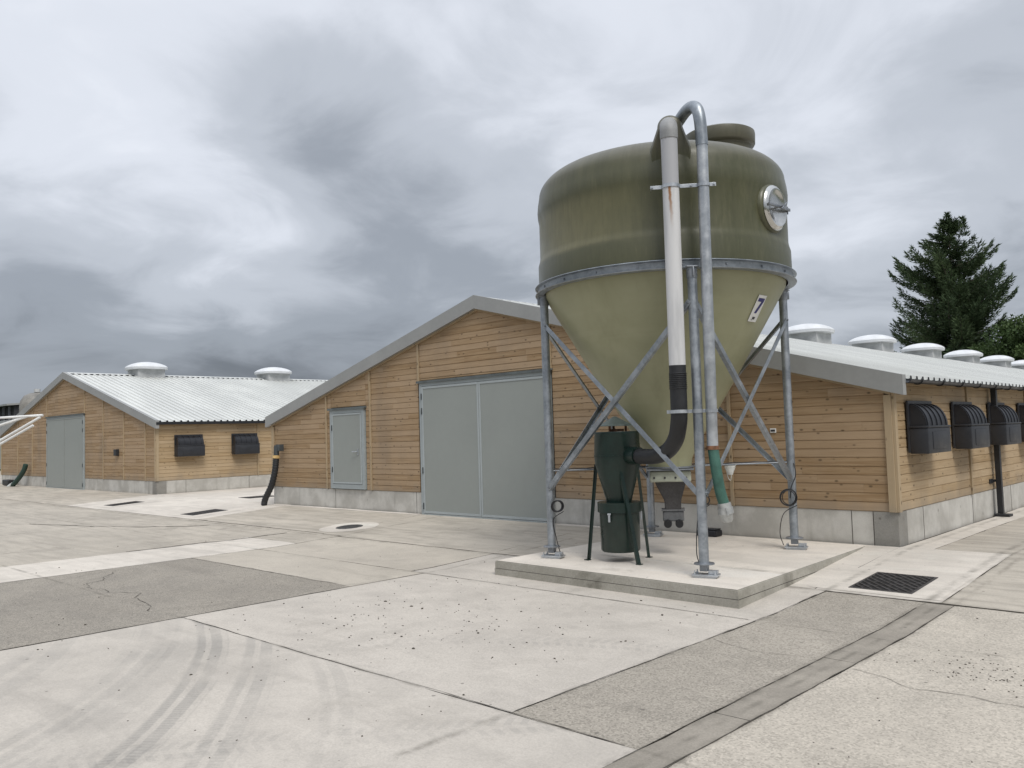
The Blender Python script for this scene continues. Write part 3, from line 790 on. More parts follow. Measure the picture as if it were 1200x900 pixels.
# downpipe on the right wall
DY = YF+4.76; DX = XRm+.10
b = B(); box(b, DX-.045,DX+.045,DY-.05,DY+.05,.06,2.32,.006); box(b, DX-.01,DX+.16,DY-.045,DY+.045,2.28,2.34,.004)
dp = obj('downpipe', b, BLACK, M)
b = B(); box(b, XRm+.0,DX-.05,DY-.07,DY+.07,.62,.66,.004); box(b, XRm+.0,XRm+.02,DY-.26,DY-.07,.60,.68,.004); obj('pipe_bracket', b, BLACK, dp)
b = B(); box(b, DX-.09,DX+.16,DY-.12,DY+.12,.006,.05,.008); obj('shoe_plate', b, BLACK, dp)

YL = 12.5; XLl, XRl = -47.2, -29.23
def d_left(T, Y): door_panel(T, -40.45, -36.0, .0, 3.04, Y, split=-38.22, big=True, frame=.08, plain=True)
tl = 4.9
Lb = [(XLl+.11,-44.6,.46,tl),(-44.54,-42.5,.46,tl),(-42.44,-40.5,.46,tl),(-40.5,-36.0,3.09,tl),(-35.98,-34.06,.46,tl),(-34.0,-32.08,.46,tl),(-32.02,-30.16,.46,tl),(-30.10,XRl-.11,.46,tl)]
Lt = [(-44.57,.46,9),(-42.47,.46,9),(-40.5,3.08,9),(-36.0,3.08,9),(-34.03,.46,9),(-32.05,.46,9),(-30.13,.46,9)]
Ls = shed('timber shed at the left with tall grey doors and two black wall vents in view', XLl, XRl, YL, 60, 4.90, .255, Lb, Lt, [d_left],
          [.62,2.78,5.0,7.2], [3.4+6.4*k for k in range(6)], hb=.46, gutter='eave', side_battens=[3.86+3.9*k for k in range(6)], corner_dark=True)
b = B(); box(b, -32.72,-32.50,YL-.13,YL-.002,1.36,1.60,.012); obj('wall_lamp', b, BLACKF, Ls)

# ------------------------------------------------------------------ feed silo
CX, CY = -6.63, 10.05
SO = (CX, CY, 0)
T = thing('feed_silo', 'tall green fibreglass feed silo on four galvanised legs', 'silo', SO)
C = V(SO)
ZR = 3.74
R0 = 1.735
b = B()
prof = [(R0-.01,ZR+.05),(R0+.018,ZR+.07),(R0+.016,4.10),(R0-.002,4.16),(R0-.012,4.22),(R0-.012,4.72),(R0+.004,4.80),(R0+.008,4.88),(R0+.0,4.97),(R0-.02,5.08)]
import math as _m
for k in range(1, 13):
    a = PI/2*k/12; prof.append((R0-.02-.60*(1-_m.cos(a)), 5.08+.36*_m.sin(a)))
rt = prof[-1][0]
prof += [(rt*.8,5.44+.04),(rt*.55,5.44+.075),(rt*.3,5.44+.10),(0,5.44+.105)]
lathe(b, prof, C, 112)
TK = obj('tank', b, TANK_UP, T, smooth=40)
# filling neck with its rolled lip, towards the far side of the crown
NCX, NCY = CX+.62, CY+.66
b = B(); lathe(b, [(.44,5.30),(.44,5.70),(.455,5.73),(.485,5.745),(.50,5.77),(.505,5.90),(.50,5.935),(.47,5.955),(.20,5.975),(0,5.98)], (NCX,NCY,0), 56)
obj('tank_lid', b, TANK_UP, TK, smooth=35)
# moulded cowl at the front of the crown that carries the exhaust elbow
dirc = V((.5495,-.8355,0)).normalized(); side = V((-dirc.y, dirc.x, 0))
b = B()
hdir = V((.628,-.778,0)).normalized(); hs = V((-hdir.y, hdir.x, 0)); vdir = V((-.537,.843,0))
def arch(back, zt, wt, wb, zb, proud, n=14):
    pts = []
    prof_ = [(-wb,zb),(-wb*.97,(zb*.6+zt*.4))] + [(wt*math.cos(PI-PI*k/n), zt-wt+wt*math.sin(PI-PI*k/n)) for k in range(n+1)] + [(wb*.97,(zb*.6+zt*.4)),(wb,zb)]
    for u_, z_ in prof_:
        d_ = math.sqrt(R0*R0-u_*u_) + (proud if z_ > zb+.01 else -.03)
        pts.append(C+hdir*d_+hs*u_+V((0,0,z_))+vdir*back)
    return pts
secs = [arch(0,5.565,.135,.235,4.92,.012), arch(.03,5.60,.155,.25,4.94,.012), arch(.35,5.62,.16,.27,5.0,0), arch(.75,5.58,.15,.29,5.2,0), arch(1.05,5.46,.08,.28,5.2,0)]
rows = [[b.verts.new(p) for p in s_] for s_ in secs]
for A, Bq in zip(rows[:-1], rows[1:]):
    for k in range(len(A)-1): b.faces.new([A[k],A[k+1],Bq[k+1],Bq[k]])
b.faces.new(rows[0]); b.faces.new(rows[-1][::-1]); bmesh.ops.recalc_face_normals(b, faces=b.faces)
obj('crown_cowl', b, TANK_UP, TK, smooth=50)
# cone
b = B()
lathe(b, [(R0-.06,ZR-.0),(R0-.075,ZR-.10),(1.0,2.50),(.40,1.52),(.315,1.34),(.30,1.24),(.30,1.20)], C, 112)
CN = obj('hopper_cone', b, TANK_LO, T, smooth=50)
# ring beam: rolled channel with a bolt line
b = B()
lathe(b, [(R0-.03,ZR+.055),(R0+.07,ZR+.055),(R0+.075,ZR+.048),(R0+.03,ZR+.035),(R0+.022,ZR-.035),(R0+.075,ZR-.05),(R0+.07,ZR-.058),(R0-.04,ZR-.058)], C, 112)
RB = obj('ring_beam', b, GALV, T, smooth=30)
b = B()
for k in range(20):
    a = 2*PI*k/20+.1; d = V((math.cos(a),math.sin(a),0)); lathe(b, [(0,.012),(.014,.012),(.016,0)], C+d*(R0+.028)+V((0,0,ZR)), 8, axis=d)
bolt0 = None
b.free()
for k in range(20):
    a = 2*PI*k/20+.1; d = V((math.cos(a),math.sin(a),0)); b = B(); lathe(b, [(0,.012),(.014,.012),(.016,0)], C+d*(R0+.028)+V((0,0,ZR)), 8, axis=d); obj('bolt', b, GALV_D, RB)
# legs
feet = [(-7.85,8.88),(-5.32,8.70),(-5.47,11.36),(-8.02,11.56)]
LEGR = .058
def leg(fx, fy, i):
    b = B(); tube(b, [(fx,fy,.15),(fx,fy,ZR-.075)], LEGR, 20)
    d = V((fx-CX,fy-CY,0)); L_ = d.length; d.normalize()
    lg = obj('leg', b, GALV, T, smooth=40)
    b = B()                                            # seat for the ring
    s_ = V((-d.y,d.x,0)); obox(b, V((fx,fy,ZR-.066)), d, s_, (0,0,1), .075,.075,.008,.002)
    obox(b, V((fx,fy,ZR-.13)), d, s_, (0,0,1), .095,.008,.055,.002)
    tube(b, [(fx,fy,ZR-.20),(fx,fy,ZR-.10)], LEGR+.006, 20)
    obj('ring_seat', b, GALV_D, lg, smooth=40)
    b = B()                                            # flange, load cell, base plate
    lathe(b, [(0,.172),(.115,.172),(.12,.168),(.12,.156),(0,.156)], (fx,fy,0), 28)
    obox(b, (fx,fy,.115), (.96,.28,0), (-.28,.96,0), (0,0,1), .045,.045,.038,.004)
    obj('load_cell', b, GALV_D, lg)
    b = B(); obox(b, (fx+.02,fy,.034), (.96,.28,0), (-.28,.96,0), (0,0,1), .15,.085,.010,.002)
    obox(b, (fx+.02,fy,.014), (.96,.28,0), (-.28,.96,0), (0,0,1), .13,.075,.0095,.002)
    obox(b, (fx+.10,fy+.03,.068), (.96,.28,0), (-.28,.96,0), (0,0,1), .055,.03,.022,.004)
    for sx_ in (-1,1):
        for sy_ in (-1,1):
            p = V((fx+.02,fy,0))+V((.96,.28,0))*(.12*sx_)+V((-.28,.96,0))*(.055*sy_)
            tube(b, [p+V((0,0,.04)), p+V((0,0,.085))], .008, 8); tube(b, [p+V((0,0,.045)), p+V((0,0,.060))], .015, 6)
    obj('base_plate', b, GALV_L, lg)
    return lg
legs = [leg(x, y, i) for i, (x, y) in enumerate(feet)]
# angle braces, one X on each side
def brace(A, z0, Bp, z1, off):
    a = V((*A, z0)); c = V((*Bp, z1)); d = (c-a).normalized(); mid = (a+c)/2
    out = (mid-V((CX,CY,mid.z))); out.z = 0; out.normalize(); out = (out - d*out.dot(d)).normalized(); w_ = d.cross(out)
    o_ = out*off
    b = B(); L_ = (c-a).length/2-.02
    obox(b, mid+o_, d, out, w_, L_, .0035, .032, .0015)
    obox(b, mid+o_-out*.030+w_*.029, d, out, w_, L_, .026, .0035, .0015)
    br = obj('brace', b, GALV if off > 0 else GALV_D, T)
    for p in (a+d*.05, c-d*.05):
        b = B(); lathe(b, [(0,.02),(.013,.02),(.015,0)], p+o_+out*.0, 8, axis=out); obj('bolt', b, GALV_D, br)
for i in range(4):
    A, Bp = feet[i], feet[(i+1)%4]
    brace(A, .95, Bp, 3.28, .062); brace(A, 3.28, Bp, .95, .030)
# manhole: flanged, spun stainless lid with a clamp bar
ha = math.radians(-1); hd = V((math.cos(ha), math.sin(ha), 0)); hc = C+hd*(R0-.045)+V((0,0,4.53))
b = B(); lathe(b, [(.33,-.01),(.325,.03),(.30,.055),(.285,.062)], hc, 48, axis=hd); obj('manhole_rim', b, TANK_UP, TK, smooth=60)
b = B(); lathe(b, [(.0,.075),(.10,.078),(.19,.088),(.215,.105),(.245,.112),(.262,.10),(.285,.085),(.292,.07),(.285,.058)], hc, 56, axis=hd)
HL = obj('manhole_lid', b, STAIN, T, smooth=40)
b = B(); s_ = V((-hd.y,hd.x,0)); obox(b, hc+hd*.135, s_, (0,0,1), hd, .27,.018,.012,.003)
tube(b, [hc+hd*.08, hc+hd*.21], .014, 10); tube(b, [hc+hd*.20+s_*.07+V((0,0,.05)), hc+hd*.20-s_*.07-V((0,0,.05))], .010, 8)
tube(b, [hc+hd*.11+s_*.26-V((0,0,.05)), hc+hd*.11+s_*.26+V((0,0,.05))], .010, 8)
obj('clamp_handle', b, GALV_D, HL, smooth=40)
# number sign on the cone
sa = math.radians(-1.5); sd = V((math.cos(sa), math.sin(sa), 0)); st_ = V((-sd.y,sd.x,0))
def cone_r(z): return 1.0+(z-2.5)*(R0-.075-1.0)/(ZR-.10-2.5)
sl = (cone_r(3.3)-cone_r(2.9))/.4; up_ = (sd*sl+V((0,0,1))).normalized(); nn = (sd-V((0,0,sl))).normalized()
zc_ = 3.27; pc = C+sd*(cone_r(zc_)+.010)+V((0,0,zc_)) 
b = B(); obox(b, pc, st_, up_, nn, .098,.185,.003,.001); SG = obj('number_sign', b, WHITE, T)
b = B()
def sgp(u, v): return pc+st_*u+up_*v+nn*.0045
prism(b, [sgp(-.074,.145),sgp(.074,.145),sgp(.074,.100),sgp(.012,-.065),sgp(-.042,-.065),sgp(.018,.096),sgp(-.074,.096)], nn*.001)
obj('digit', b, NAVY, SG)
b = B(); prism(b, [sgp(-.03,-.115),sgp(.03,-.115),sgp(.03,-.15),sgp(-.03,-.15)], nn*.001); prism(b, [sgp(-.045,-.155),sgp(-.01,-.155),sgp(-.01,-.163),sgp(-.045,-.163)], nn*.001); obj('small_print', b, INK, SG)
# outlet boot, hopper and twin outlets
b = B(); lathe(b, [(.30,1.23),(.35,1.23),(.35,1.21),(.30,1.21)], C, 48); obox(b, C+V((0,0,1.19)), side, dirc, (0,0,1), .32,.32,.010,.003); obj('outlet_flange', b, GALV_D, T)
b = B(); obox(b, C+V((0,0,1.095)), side, dirc, (0,0,1), .28,.26,.075,.02)
BT = obj('boot', b, BOOT, T)
for k in range(4):
    b = B(); lathe(b, [(0,.010),(.013,.010),(.015,0)], C+dirc*.262+side*(-.22+.145*k)+V((0,0,1.08)), 8, axis=dirc); obj('bolt', b, INK, BT)
b = B()
def ring4(w_, d_, z, off=0): return [b.verts.new(C+side*(sx_*w_+off)+dirc*(sy_*d_)+V((0,0,z))) for sx_,sy_ in ((-1,-1),(1,-1),(1,1),(-1,1))]
rr = [ring4(.215,.20,1.027), ring4(.20,.19,.98), ring4(.115,.14,.76,.02), ring4(.11,.14,.62,.02)]
for A, Bq in zip(rr[:-1], rr[1:]):
    for k in range(4): b.faces.new([A[k],A[(k+1)%4],Bq[(k+1)%4],Bq[k]])
b.faces.new(rr[0]); b.faces.new(rr[-1][::-1]); bmesh.ops.recalc_face_normals(b, faces=b.faces)
bmesh.ops.bevel(b, geom=list(b.edges), offset=.012, segments=2, affect='EDGES')
obj('auger_hopper', b, BOOTD, T, smooth=30)
b = B(); obox(b, C+side*.02+V((0,0,.545)), side, dirc, (0,0,1), .145,.13,.075,.02); obox(b, C+side*.02+V((0,0,.625)), side, dirc, (0,0,1), .16,.15,.010,.003)
AB = obj('auger_block', b, CASTAL, T)
for s in (-1, 1):
    b = B(); tube(b, [C+side*(.02+s*.078)+dirc*.02+V((0,0,.455)), C+side*(.02+s*.078)+dirc*.19+V((0,0,.44))], .054, 20)
    obj('outlet_cap', b, BLACK, AB, smooth=40)
# horizontal conduit with cables
A_, B_ = V((*feet[0],1.21)), V((*feet[2],1.225)); fx_ = dirc*.0
b = B(); tube(b, [A_, B_], .013, 10); obj('conduit', b, GALV_D, T, smooth=60)
b = B()
pts = [A_+(B_-A_)*(k/40)+V((0,0,.022+.006*math.sin(k*1.9)))+dirc*(.012*math.sin(k*.9)) for k in range(41)]; tube(b, pts, .008, 6)
pts2 = [B_+V((0,0,.02)), B_+V((.06,-.03,-.03)), B_+V((.09,-.06,-.18)), B_+V((.03,-.08,-.34)), B_+V((.0,-.08,-.50))]
tube(b, smooth_path(pts2), .007, 6)
obj('cable', b, CABLE, T, smooth=60)
def coil(c, R_, down_to, n=6):
    b = B(); pts = []
    for k in range(n*18+1):
        a = 2*PI*k/18; q = 1+.09*math.sin(k*.137+c[0]); pts.append(V(c)+V((.72,.69,0))*(R_*q*math.cos(a)+.01*math.sin(k*.06))+V((0,0,1))*(R_*q*math.sin(a))+dirc*(.075+.012*math.sin(k*.11)))
    tube(b, pts, .0062, 6)
    tube(b, smooth_path([pts[-1]+V((0,0,-R_)), V(c)+V((-.05,-.05,-R_-.12)), V(down_to)+V((-.03,-.03,.18)), down_to]), .006, 6)
    obj('cable', b, CABLE, T, smooth=60)
coil((feet[2][0]-.02,feet[2][1]-.10,.74), .11, (feet[2][0]-.13,feet[2][1]-.08,.06))
coil((feet[0][0]+.12,feet[0][1]+.02,.73), .075, (feet[0][0]+.12,feet[0][1]+.03,.09))
coil((feet[1][0]-.02,feet[1][1]+.09,.90), .055, (feet[1][0]-.06,feet[1][1]+.02,.12), 3)
# hanging junction funnel on the conduit
jp = A_+(B_-A_)*.745
b = B(); lathe(b, [(0,0),(.075,0),(.075,-.03),(.035,-.13),(0,-.135)], jp+V((0,0,-.015)), 14)
tube(b, smooth_path([jp+V((-.05,-.03,0)), jp+V((-.02,-.04,-.16)), jp+V((.02,-.03,-.22)), jp+V((.05,-.03,-.08)), jp+V((.10,0,.0))]), .004, 6)
obj('junction_funnel', b, CLEAR, T, smooth=40)
# exhaust pipe: grey elbow, white run, black hose
b = B()
wt = V((-5.385,8.425,0)); wb_ = V((-5.478,8.545,0))
def wp(z): 
    k = (z-1.92)/(5.2-1.92); return V((wb_.x+(wt.x-wb_.x)*k, wb_.y+(wt.y-wb_.y)*k, z))
tube(b, [wp(5.20), wp(4.0), wp(2.42)], .098, 28); WP = obj('exhaust_pipe', b, PVCW, T, smooth=60)
b = B(); eb = [wp(5.19), wp(5.27)]; ctr = wp(5.27)-dirc*.20
for k in range(1, 10): a = PI/2*k/9; eb.append(ctr+dirc*(.20*math.cos(a))+V((0,0,.20*math.sin(a)*.62)))
eb.append(ctr-dirc*.15+V((0,0,.16)))
tube(b, eb, .106, 28); obj('pipe_elbow', b, PVCG, WP, smooth=60)
b = B(); tube(b, [wp(2.50), wp(2.44), wp(2.25)]+smooth_path([wp(2.2), wp(1.96), V((-5.52,8.59,1.80)), V((-5.63,8.68,1.62)), V((-5.83,8.80,1.48)), V((-6.10,8.93,1.41)), V((-6.40,9.04,1.405)), V((-6.50,9.07,1.41))], 8), .099, 26)
HS = obj('exhaust_hose', b, RUBBER, T, smooth=60)
b = B()
for z in [2.40-.022*k for k in range(9)]: lathe(b, [(.103,z-.006),(.1085,z),(.103,z+.006)], (wp(z).x,wp(z).y,0), 28)
obj('hose_rib', b, RUBBER, HS, smooth=60)
# fill pipe: bend over the crown, galvanised run, green hose and coupling
b = B()
gt = V((-5.09,8.67,0)); gb_ = V((-5.20,8.80,0))
def gp(z):
    k = (z-1.56)/(5.1-1.56); return V((gb_.x+(gt.x-gb_.x)*k, gb_.y+(gt.y-gb_.y)*k, z))
tube(b, [gp(5.10), gp(3.8), gp(1.50)], .066, 24); FP = obj('fill_pipe', b, GALV_L, T, smooth=60)
b = B()
tube(b, smooth_path([V((-6.30,9.62,5.42)), V((-5.95,9.31,5.56)), V((-5.61,9.02,5.62)), V((-5.32,8.78,5.63)), V((-5.16,8.69,5.57)), V((-5.10,8.665,5.40)), gp(5.09)], 10), .072, 24)
obj('pipe_bend', b, GALV, FP, smooth=60)
b = B(); tube(b, smooth_path([gp(1.53), V((-5.17,8.81,1.25)), V((-5.155,8.85,1.0)), V((-5.135,8.90,.83))], 8), .064, 24); GH = obj('fill_hose', b, GHOSE, T, smooth=60)
b = B(); lathe(b, [(.066,1.49),(.073,1.49),(.073,1.535),(.066,1.535)], (gp(1.51).x,gp(1.51).y,0), 24); obj('hose_band', b, RUSTB, GH)
b = B(); e = V((-5.135,8.90,.83)); d_ = V((.12,.10,-1)).normalized()
tube(b, [e+d_*(-.03), e+d_*.03], .080, 20); tube(b, [e+d_*.03, e+d_*.10], .092, 20); tube(b, [e+d_*.10,e+d_*.12,e+d_*.17,e+d_*.2], [.085,.075,.070,.045], 20)
s1 = d_.cross(V((0,0,1))).normalized()
for s in (-1,1): tube(b, [e+d_*.02+s1*s*.095, e+d_*.11+s1*s*.10], .014, 8)
obj('hose_coupling', b, simple('alloy_coupling', (.45,.46,.45), .35, .5, .15, 12), GH, smooth=40)
# pipe clamps
b = B(); zc_ = 4.62; a_ = wp(zc_)+V((-.20,-.10,0)) ; c_ = gp(zc_)+V((.10,.12,0))
p0, p1 = V((-5.60,8.32,4.625)), V((-4.99,8.78,4.625)); d_ = (p1-p0).normalized(); nn_ = d_.cross(V((0,0,1)))
obox(b, (p0+p1)/2-nn_*-.0, d_, nn_, (0,0,1), (p1-p0).length/2, .006, .022, .002)
for q in (0.02,.33,.62,.97): pq = p0+(p1-p0)*q; tube(b, [pq+nn_*-.01, pq+nn_*.03], .014, 8)
lathe(b, [(.10,zc_-.02),(.108,zc_-.02),(.108,zc_+.02),(.10,zc_+.02)], (wp(zc_).x,wp(zc_).y,0), 28); lathe(b, [(.07,zc_-.02),(.077,zc_-.02),(.077,zc_+.02),(.07,zc_+.02)], (gp(zc_).x,gp(zc_).y,0), 24)
obox(b, (p0+C*0+V((CX,CY,0)) + (p0-V((CX,CY,0)))*.93).to_tuple() if False else p0*.985+V((CX,CY,4.625))*.015, dirc, side, (0,0,1), .05,.006,.018)
obj('pipe_clamp', b, GALV_L, T)
b = B(); zc_ = 1.95; p0, p1 = V((-5.62,8.50,zc_)), V((-5.12,8.80,zc_)); d_ = (p1-p0).normalized(); nn_ = d_.cross(V((0,0,1)))
obox(b, (p0+p1)/2, d_, nn_, (0,0,1), (p1-p0).length/2, .005, .020, .002)
lathe(b, [(.10,zc_-.02),(.111,zc_-.02),(.111,zc_+.02),(.10,zc_+.02)], (wp(zc_).x,wp(zc_).y,0), 28); lathe(b, [(.07,zc_-.02),(.077,zc_-.02),(.077,zc_+.02),(.07,zc_+.02)], (gp(zc_).x,gp(zc_).y,0), 24)
lathe(b, [(LEGR,zc_-.022),(LEGR+.010,zc_-.022),(LEGR+.010,zc_+.022),(LEGR,zc_+.022)], (feet[1][0],feet[1][1],0), 24)
obj('pipe_clamp', b, GALV_L, T)

# ------------------------------------------------------------------ cyclone dust collector
KX, KY = -6.90, 9.20
T = thing('dust_collector', 'dark green dust collector with round bin on thin legs under the silo', 'dust collector', (KX,KY,0))
K = V((KX,KY,0))
b = B(); lathe(b, [(.0,1.735),(.30,1.735),(.305,1.725),(.30,1.70),(.312,1.40),(.300,1.28),(.17,.80),(.165,.76)], K, 48); BD = obj('cyclone_body', b, DGREEN, T, smooth=40)
b = B(); lathe(b, [(.302,1.405),(.318,1.405),(.318,1.42),(.302,1.42)], K, 48); obj('body_seam', b, DGREEN, BD)
b = B(); lathe(b, [(.29,.775),(.292,.79),(0,.79)], K, 48); lathe(b, [(.0,.788),(.285,.788),(.292,.78),(.292,.66),(.278,.655),(.268,.65),(.262,.16),(.245,.135),(0,.13)], K, 48); BN = obj('dust_bin', b, DGREEN, T, smooth=35)
b = B(); q = K+dirc*.285+side*(-.12)+V((0,0,.60)); obox(b, q, side, dirc, (0,0,1), .014,.012,.055,.003); obox(b, q+V((0,0,.05)), side, dirc, (0,0,1), .022,.016,.010,.002)
q = K+side*.29-dirc*.02+V((0,0,.60)); obox(b, q, dirc, side, (0,0,1), .014,.012,.055,.003)
obj('bin_latch', b, GALV_L, BN)
b = B(); lathe(b, [(0,1.94),(.02,1.94),(.23,1.82),(.232,1.81),(.0,1.81)], K+V((-.02,0,0)), 40); CP = obj('rain_cap', b, CAPG, T, smooth=40)
b = B()
for a in (.4, 2.5, 4.6): tube(b, [K+V((.13*math.cos(a),.13*math.sin(a),1.735)), K+V((.13*math.cos(a),.13*math.sin(a),1.82))], .016, 8)
lathe(b, [(.10,1.735),(.10,1.77),(0,1.77)], K, 24); obj('cap_strut', b, RUSTB, CP)
for (fx, fy, tx, ty) in ((-7.30,8.98,-7.19,9.07),(-6.49,9.04,-6.72,9.01),(-6.74,9.62,-6.77,9.47)):
    b = B(); a = V((tx,ty,1.30)); c = V((fx,fy,.012)); d = (c-a).normalized(); out = (V((fx,fy,0))-K).normalized(); sd_ = d.cross(out)
    obox(b, (a+c)/2, d, out, sd_, (c-a).length/2, .004, .024, .001); obox(b, (a+c)/2-out*.02+sd_*.02, d, out, sd_, (c-a).length/2, .020, .004, .001)
    obox(b, (fx,fy,.010), (1,0,0),(0,1,0),(0,0,1), .035,.035,.005,.001)
    obj('leg', b, DGREEN, T)
b = B(); d_ = V((-.83,-.1,0)).normalized(); tube(b, [V((-6.44,9.05,1.41)), V((-6.70,9.14,1.41))], .116, 24); obj('inlet_collar', b, DGREEN, BD, smooth=40)

# bait box on the pad
b = B(); box(b, -7.42,-7.06,11.93,12.14,.005,.105,.02); box(b, -7.40,-7.08,11.94,12.13,.107,.128,.008)
o = obj('bait_box', b, BLACKP, None, (-7.24,12.03,.005)); tag(o, 'low black bait box on the pad behind the silo legs', 'bait box')

# ------------------------------------------------------------------ hoses at shed corners
T = thing('drain_hose', 'black corrugated hose tied to the left corner of the middle shed', 'hose', (-20.95,12.06,0))
b = B(); P_ = smooth_path([(-20.56,12.06,1.36),(-20.57,12.05,1.15),(-20.60,12.02,.85),(-20.72,11.98,.50),(-20.93,11.93,.18),(-21.0,11.92,.0)], 16)
tube(b, P_, [.082+.006*math.sin(i*1.7) for i in range(len(P_))], 20); obj('hose', b, RUBBER, T, smooth=60)
b = B(); tube(b, [(-20.56,12.06,1.33),(-20.55,12.07,1.62)], .072, 20); box(b, -20.55,-20.40,12.04,12.20,1.46,1.64,.01); obj('pipe_end', b, HINGE, T, smooth=40)
b = B(); tube(b, [(-20.57,12.055,1.27),(-20.565,12.06,1.35)], .098, 20); obj('strap', b, YEL, T, smooth=40)
T = thing('green_hose', 'dark green hose with pale coupling hanging at the far left shed wall', 'hose', (-43.6,12.3,0))
b = B(); tube(b, smooth_path([(-42.75,12.3,1.0),(-42.85,12.27,.78),(-43.1,12.2,.50),(-43.5,12.1,.20),(-43.75,12.05,.06)], 8), .105, 16); obj('hose', b, simple('dark_green_hose',(.018,.05,.038),.5), T, smooth=60)
b = B(); tube(b, [(-43.72,12.05,.10),(-44.05,11.98,-.03)], .10, 14); obj('coupling', b, CLEAR, T, smooth=40)
b = B(); box(b, -45.4,-44.5,12.05,12.35,.02,.28,.04); o = obj('trough', b, BLACK, None, (-44.9,12.2,0)); tag(o, 'black trough against the plinth beside the green hose', 'trough')

# ------------------------------------------------------------------ drains
def grate(cx, cy, w, l, label, group):
    T = thing('drain_grate', label, 'drain grate', (cx,cy,gz(cy)), group=group)
    sl_ = math.atan2(gz(cy+.3)-gz(cy-.3), .6); T.rotation_euler = (sl_,0,0); T['_org'] = (0,0,0)
    b = B(); h = .016
    for (a0,a1,c0,c1) in ((-w/2,w/2,-l/2,-l/2+.03),(-w/2,w/2,l/2-.03,l/2)): box(b, a0,a1,c0,c1,.0,h,.002)
    for (a0,a1) in ((-w/2,-w/2+.03),(w/2-.03,w/2)): box(b, a0,a1,-l/2+.031,l/2-.031,.0,h,.002)
    obj('frame', b, GRATE, T, (0,0,0))
    b = B(); box(b, -w/2+.02,w/2-.02,-l/2+.02,l/2-.02,-.02,ZS+.0055); obj('pit', b, PIT, T, (0,0,0))
    b = B(); n = 10; dd = V((1,-1,0)).normalized(); s_ = V((1,1,0)).normalized()
    W_, L_ = w/2-.031, l/2-.031
    for k in range(-n, n+1):
        o_ = s_*(k*.072); ts = []
        for t_ in ((-W_-o_.x)/dd.x, (W_-o_.x)/dd.x, (-L_-o_.y)/dd.y, (L_-o_.y)/dd.y):
            p = o_+dd*t_
            if abs(p.x) <= W_+1e-6 and abs(p.y) <= L_+1e-6: ts.append(t_)
        if len(ts) < 2 or max(ts)-min(ts) < .04: continue
        a, c = o_+dd*min(ts), o_+dd*max(ts); m_ = (a+c)/2
        obox(b, (m_.x,m_.y,h/2+.006), dd, s_, (0,0,1), (c-a).length/2, .009, .006)
        m = int((c-a).length/.17)
        for j in range(m):
            q = a+dd*(.09+.17*j+(k%2)*.06); obox(b, (q.x+s_.x*.036,q.y+s_.y*.036,h/2+.003), s_, dd, (0,0,1), .026,.007,.005)
    obj('bar', b, GRATE, T, (0,0,0))
G_ = 'cast drain grates in the concrete'
grate(-3.70, 10.15, .70, .90, 'black drain grate beside the concrete pad, nearest and largest of the grates', G_)
grate(-27.2, 10.62, .72, .98, 'dark drain grate before the left shed corner, leftmost in the row', G_)
grate(-21.5, 10.46, .72, .98, 'dark drain grate in front of the gap between the two sheds', G_)
grate(-24.1, 13.5, .72, .98, 'dark drain grate set back in the alley between the sheds', G_)
cz = gz(10.36); b = B(); lathe(b, [(0,.017),(.275,.017),(.285,.010),(.285,-.01)], (0,0,0), 40)
for k in range(-4,5):
    for j in range(-4,5):
        if k*k+j*j < 17: box(b, k*.055-.018,k*.055+.018,j*.055-.018,j*.055+.018,.0172,.021)
o = obj('manhole_cover', b, MANH, None, (0,0,0)); o.location = (-14.79,10.36,cz); o.rotation_euler = (math.atan(.056),0,0); tag(o, 'round iron manhole cover in pale surround before the small door', 'manhole cover')

# ------------------------------------------------------------------ white tubular frame at the left
T = thing('tubular_frame', 'white tubular metal frame reaching in from the left edge', 'frame', (-11.2,1.9,-.2))
tip = V((-9.86,3.0,2.09))
for pts in ([(-9.86,3.0,2.095),(-10.19,2.68,2.08),(-11.3,1.6,2.05)], [(-9.99,2.88,2.085),(-10.20,2.68,2.00),(-11.3,1.65,1.62)], [(-9.88,2.98,2.075),(-10.21,2.69,1.84),(-11.3,1.7,1.10)], [(-9.94,2.93,1.99),(-10.21,2.69,1.80),(-11.3,1.75,1.02)]):
    b = B(); tube(b, pts, .0135, 10); obj('rail', b, WHITE, T, smooth=60)
b = B(); tube(b, [(-11.3,1.6,-.2),(-11.3,1.6,2.25)], .025, 12); obj('post', b, WHITE, T, smooth=60)
b = B(); tube(b, [(-11.3,1.76,-.2),(-11.3,1.76,2.25)], .025, 12); obj('post', b, WHITE, T, smooth=60)

# ------------------------------------------------------------------ far things behind the left shed
T = thing('distant_silo', 'pale grey rounded feed silo behind the left shed roof', 'silo', (-71.3,21.4,0))
K = V((-71.3,21.4,0)); b = B(); lathe(b, [(.3,1.3),(1.3,3.2),(1.32,4.9),(1.25,5.35),(1.0,5.75),(.6,5.95),(0,6.05)], K, 40); obj('tank', b, simple('weathered_grp', (.22,.21,.19), .6, 0, .25, 1.5), T, smooth=50)
for a in (.8,2.4,3.9,5.5):
    b = B(); tube(b, [K+V((1.2*math.cos(a),1.2*math.sin(a),0)), K+V((1.2*math.cos(a),1.2*math.sin(a),3.4))], .06, 10); obj('leg', b, GALV, T)
b = B(); tube(b, [K+V((.3,-.2,6.0)), K+V((.3,-.2,6.25))], .22, 20); obj('tank_lid', b, VENTG, T, smooth=40)
T = thing('livestock_building', 'low pale building with dark open eaves, half hidden at the far left', 'building', (-86,24,0))
b = B(); box(b, -96,-80.5,22,34,0,4.2); obj('wall', b, simple('pale_blockwork', (.42,.42,.42), .8, 0, .12, 1), T)
b = B(); box(b, -96,-80.5,22.25,34,4.2,5.4); obj('open_eave', b, simple('dark_opening', (.035,.037,.042), .8), T)
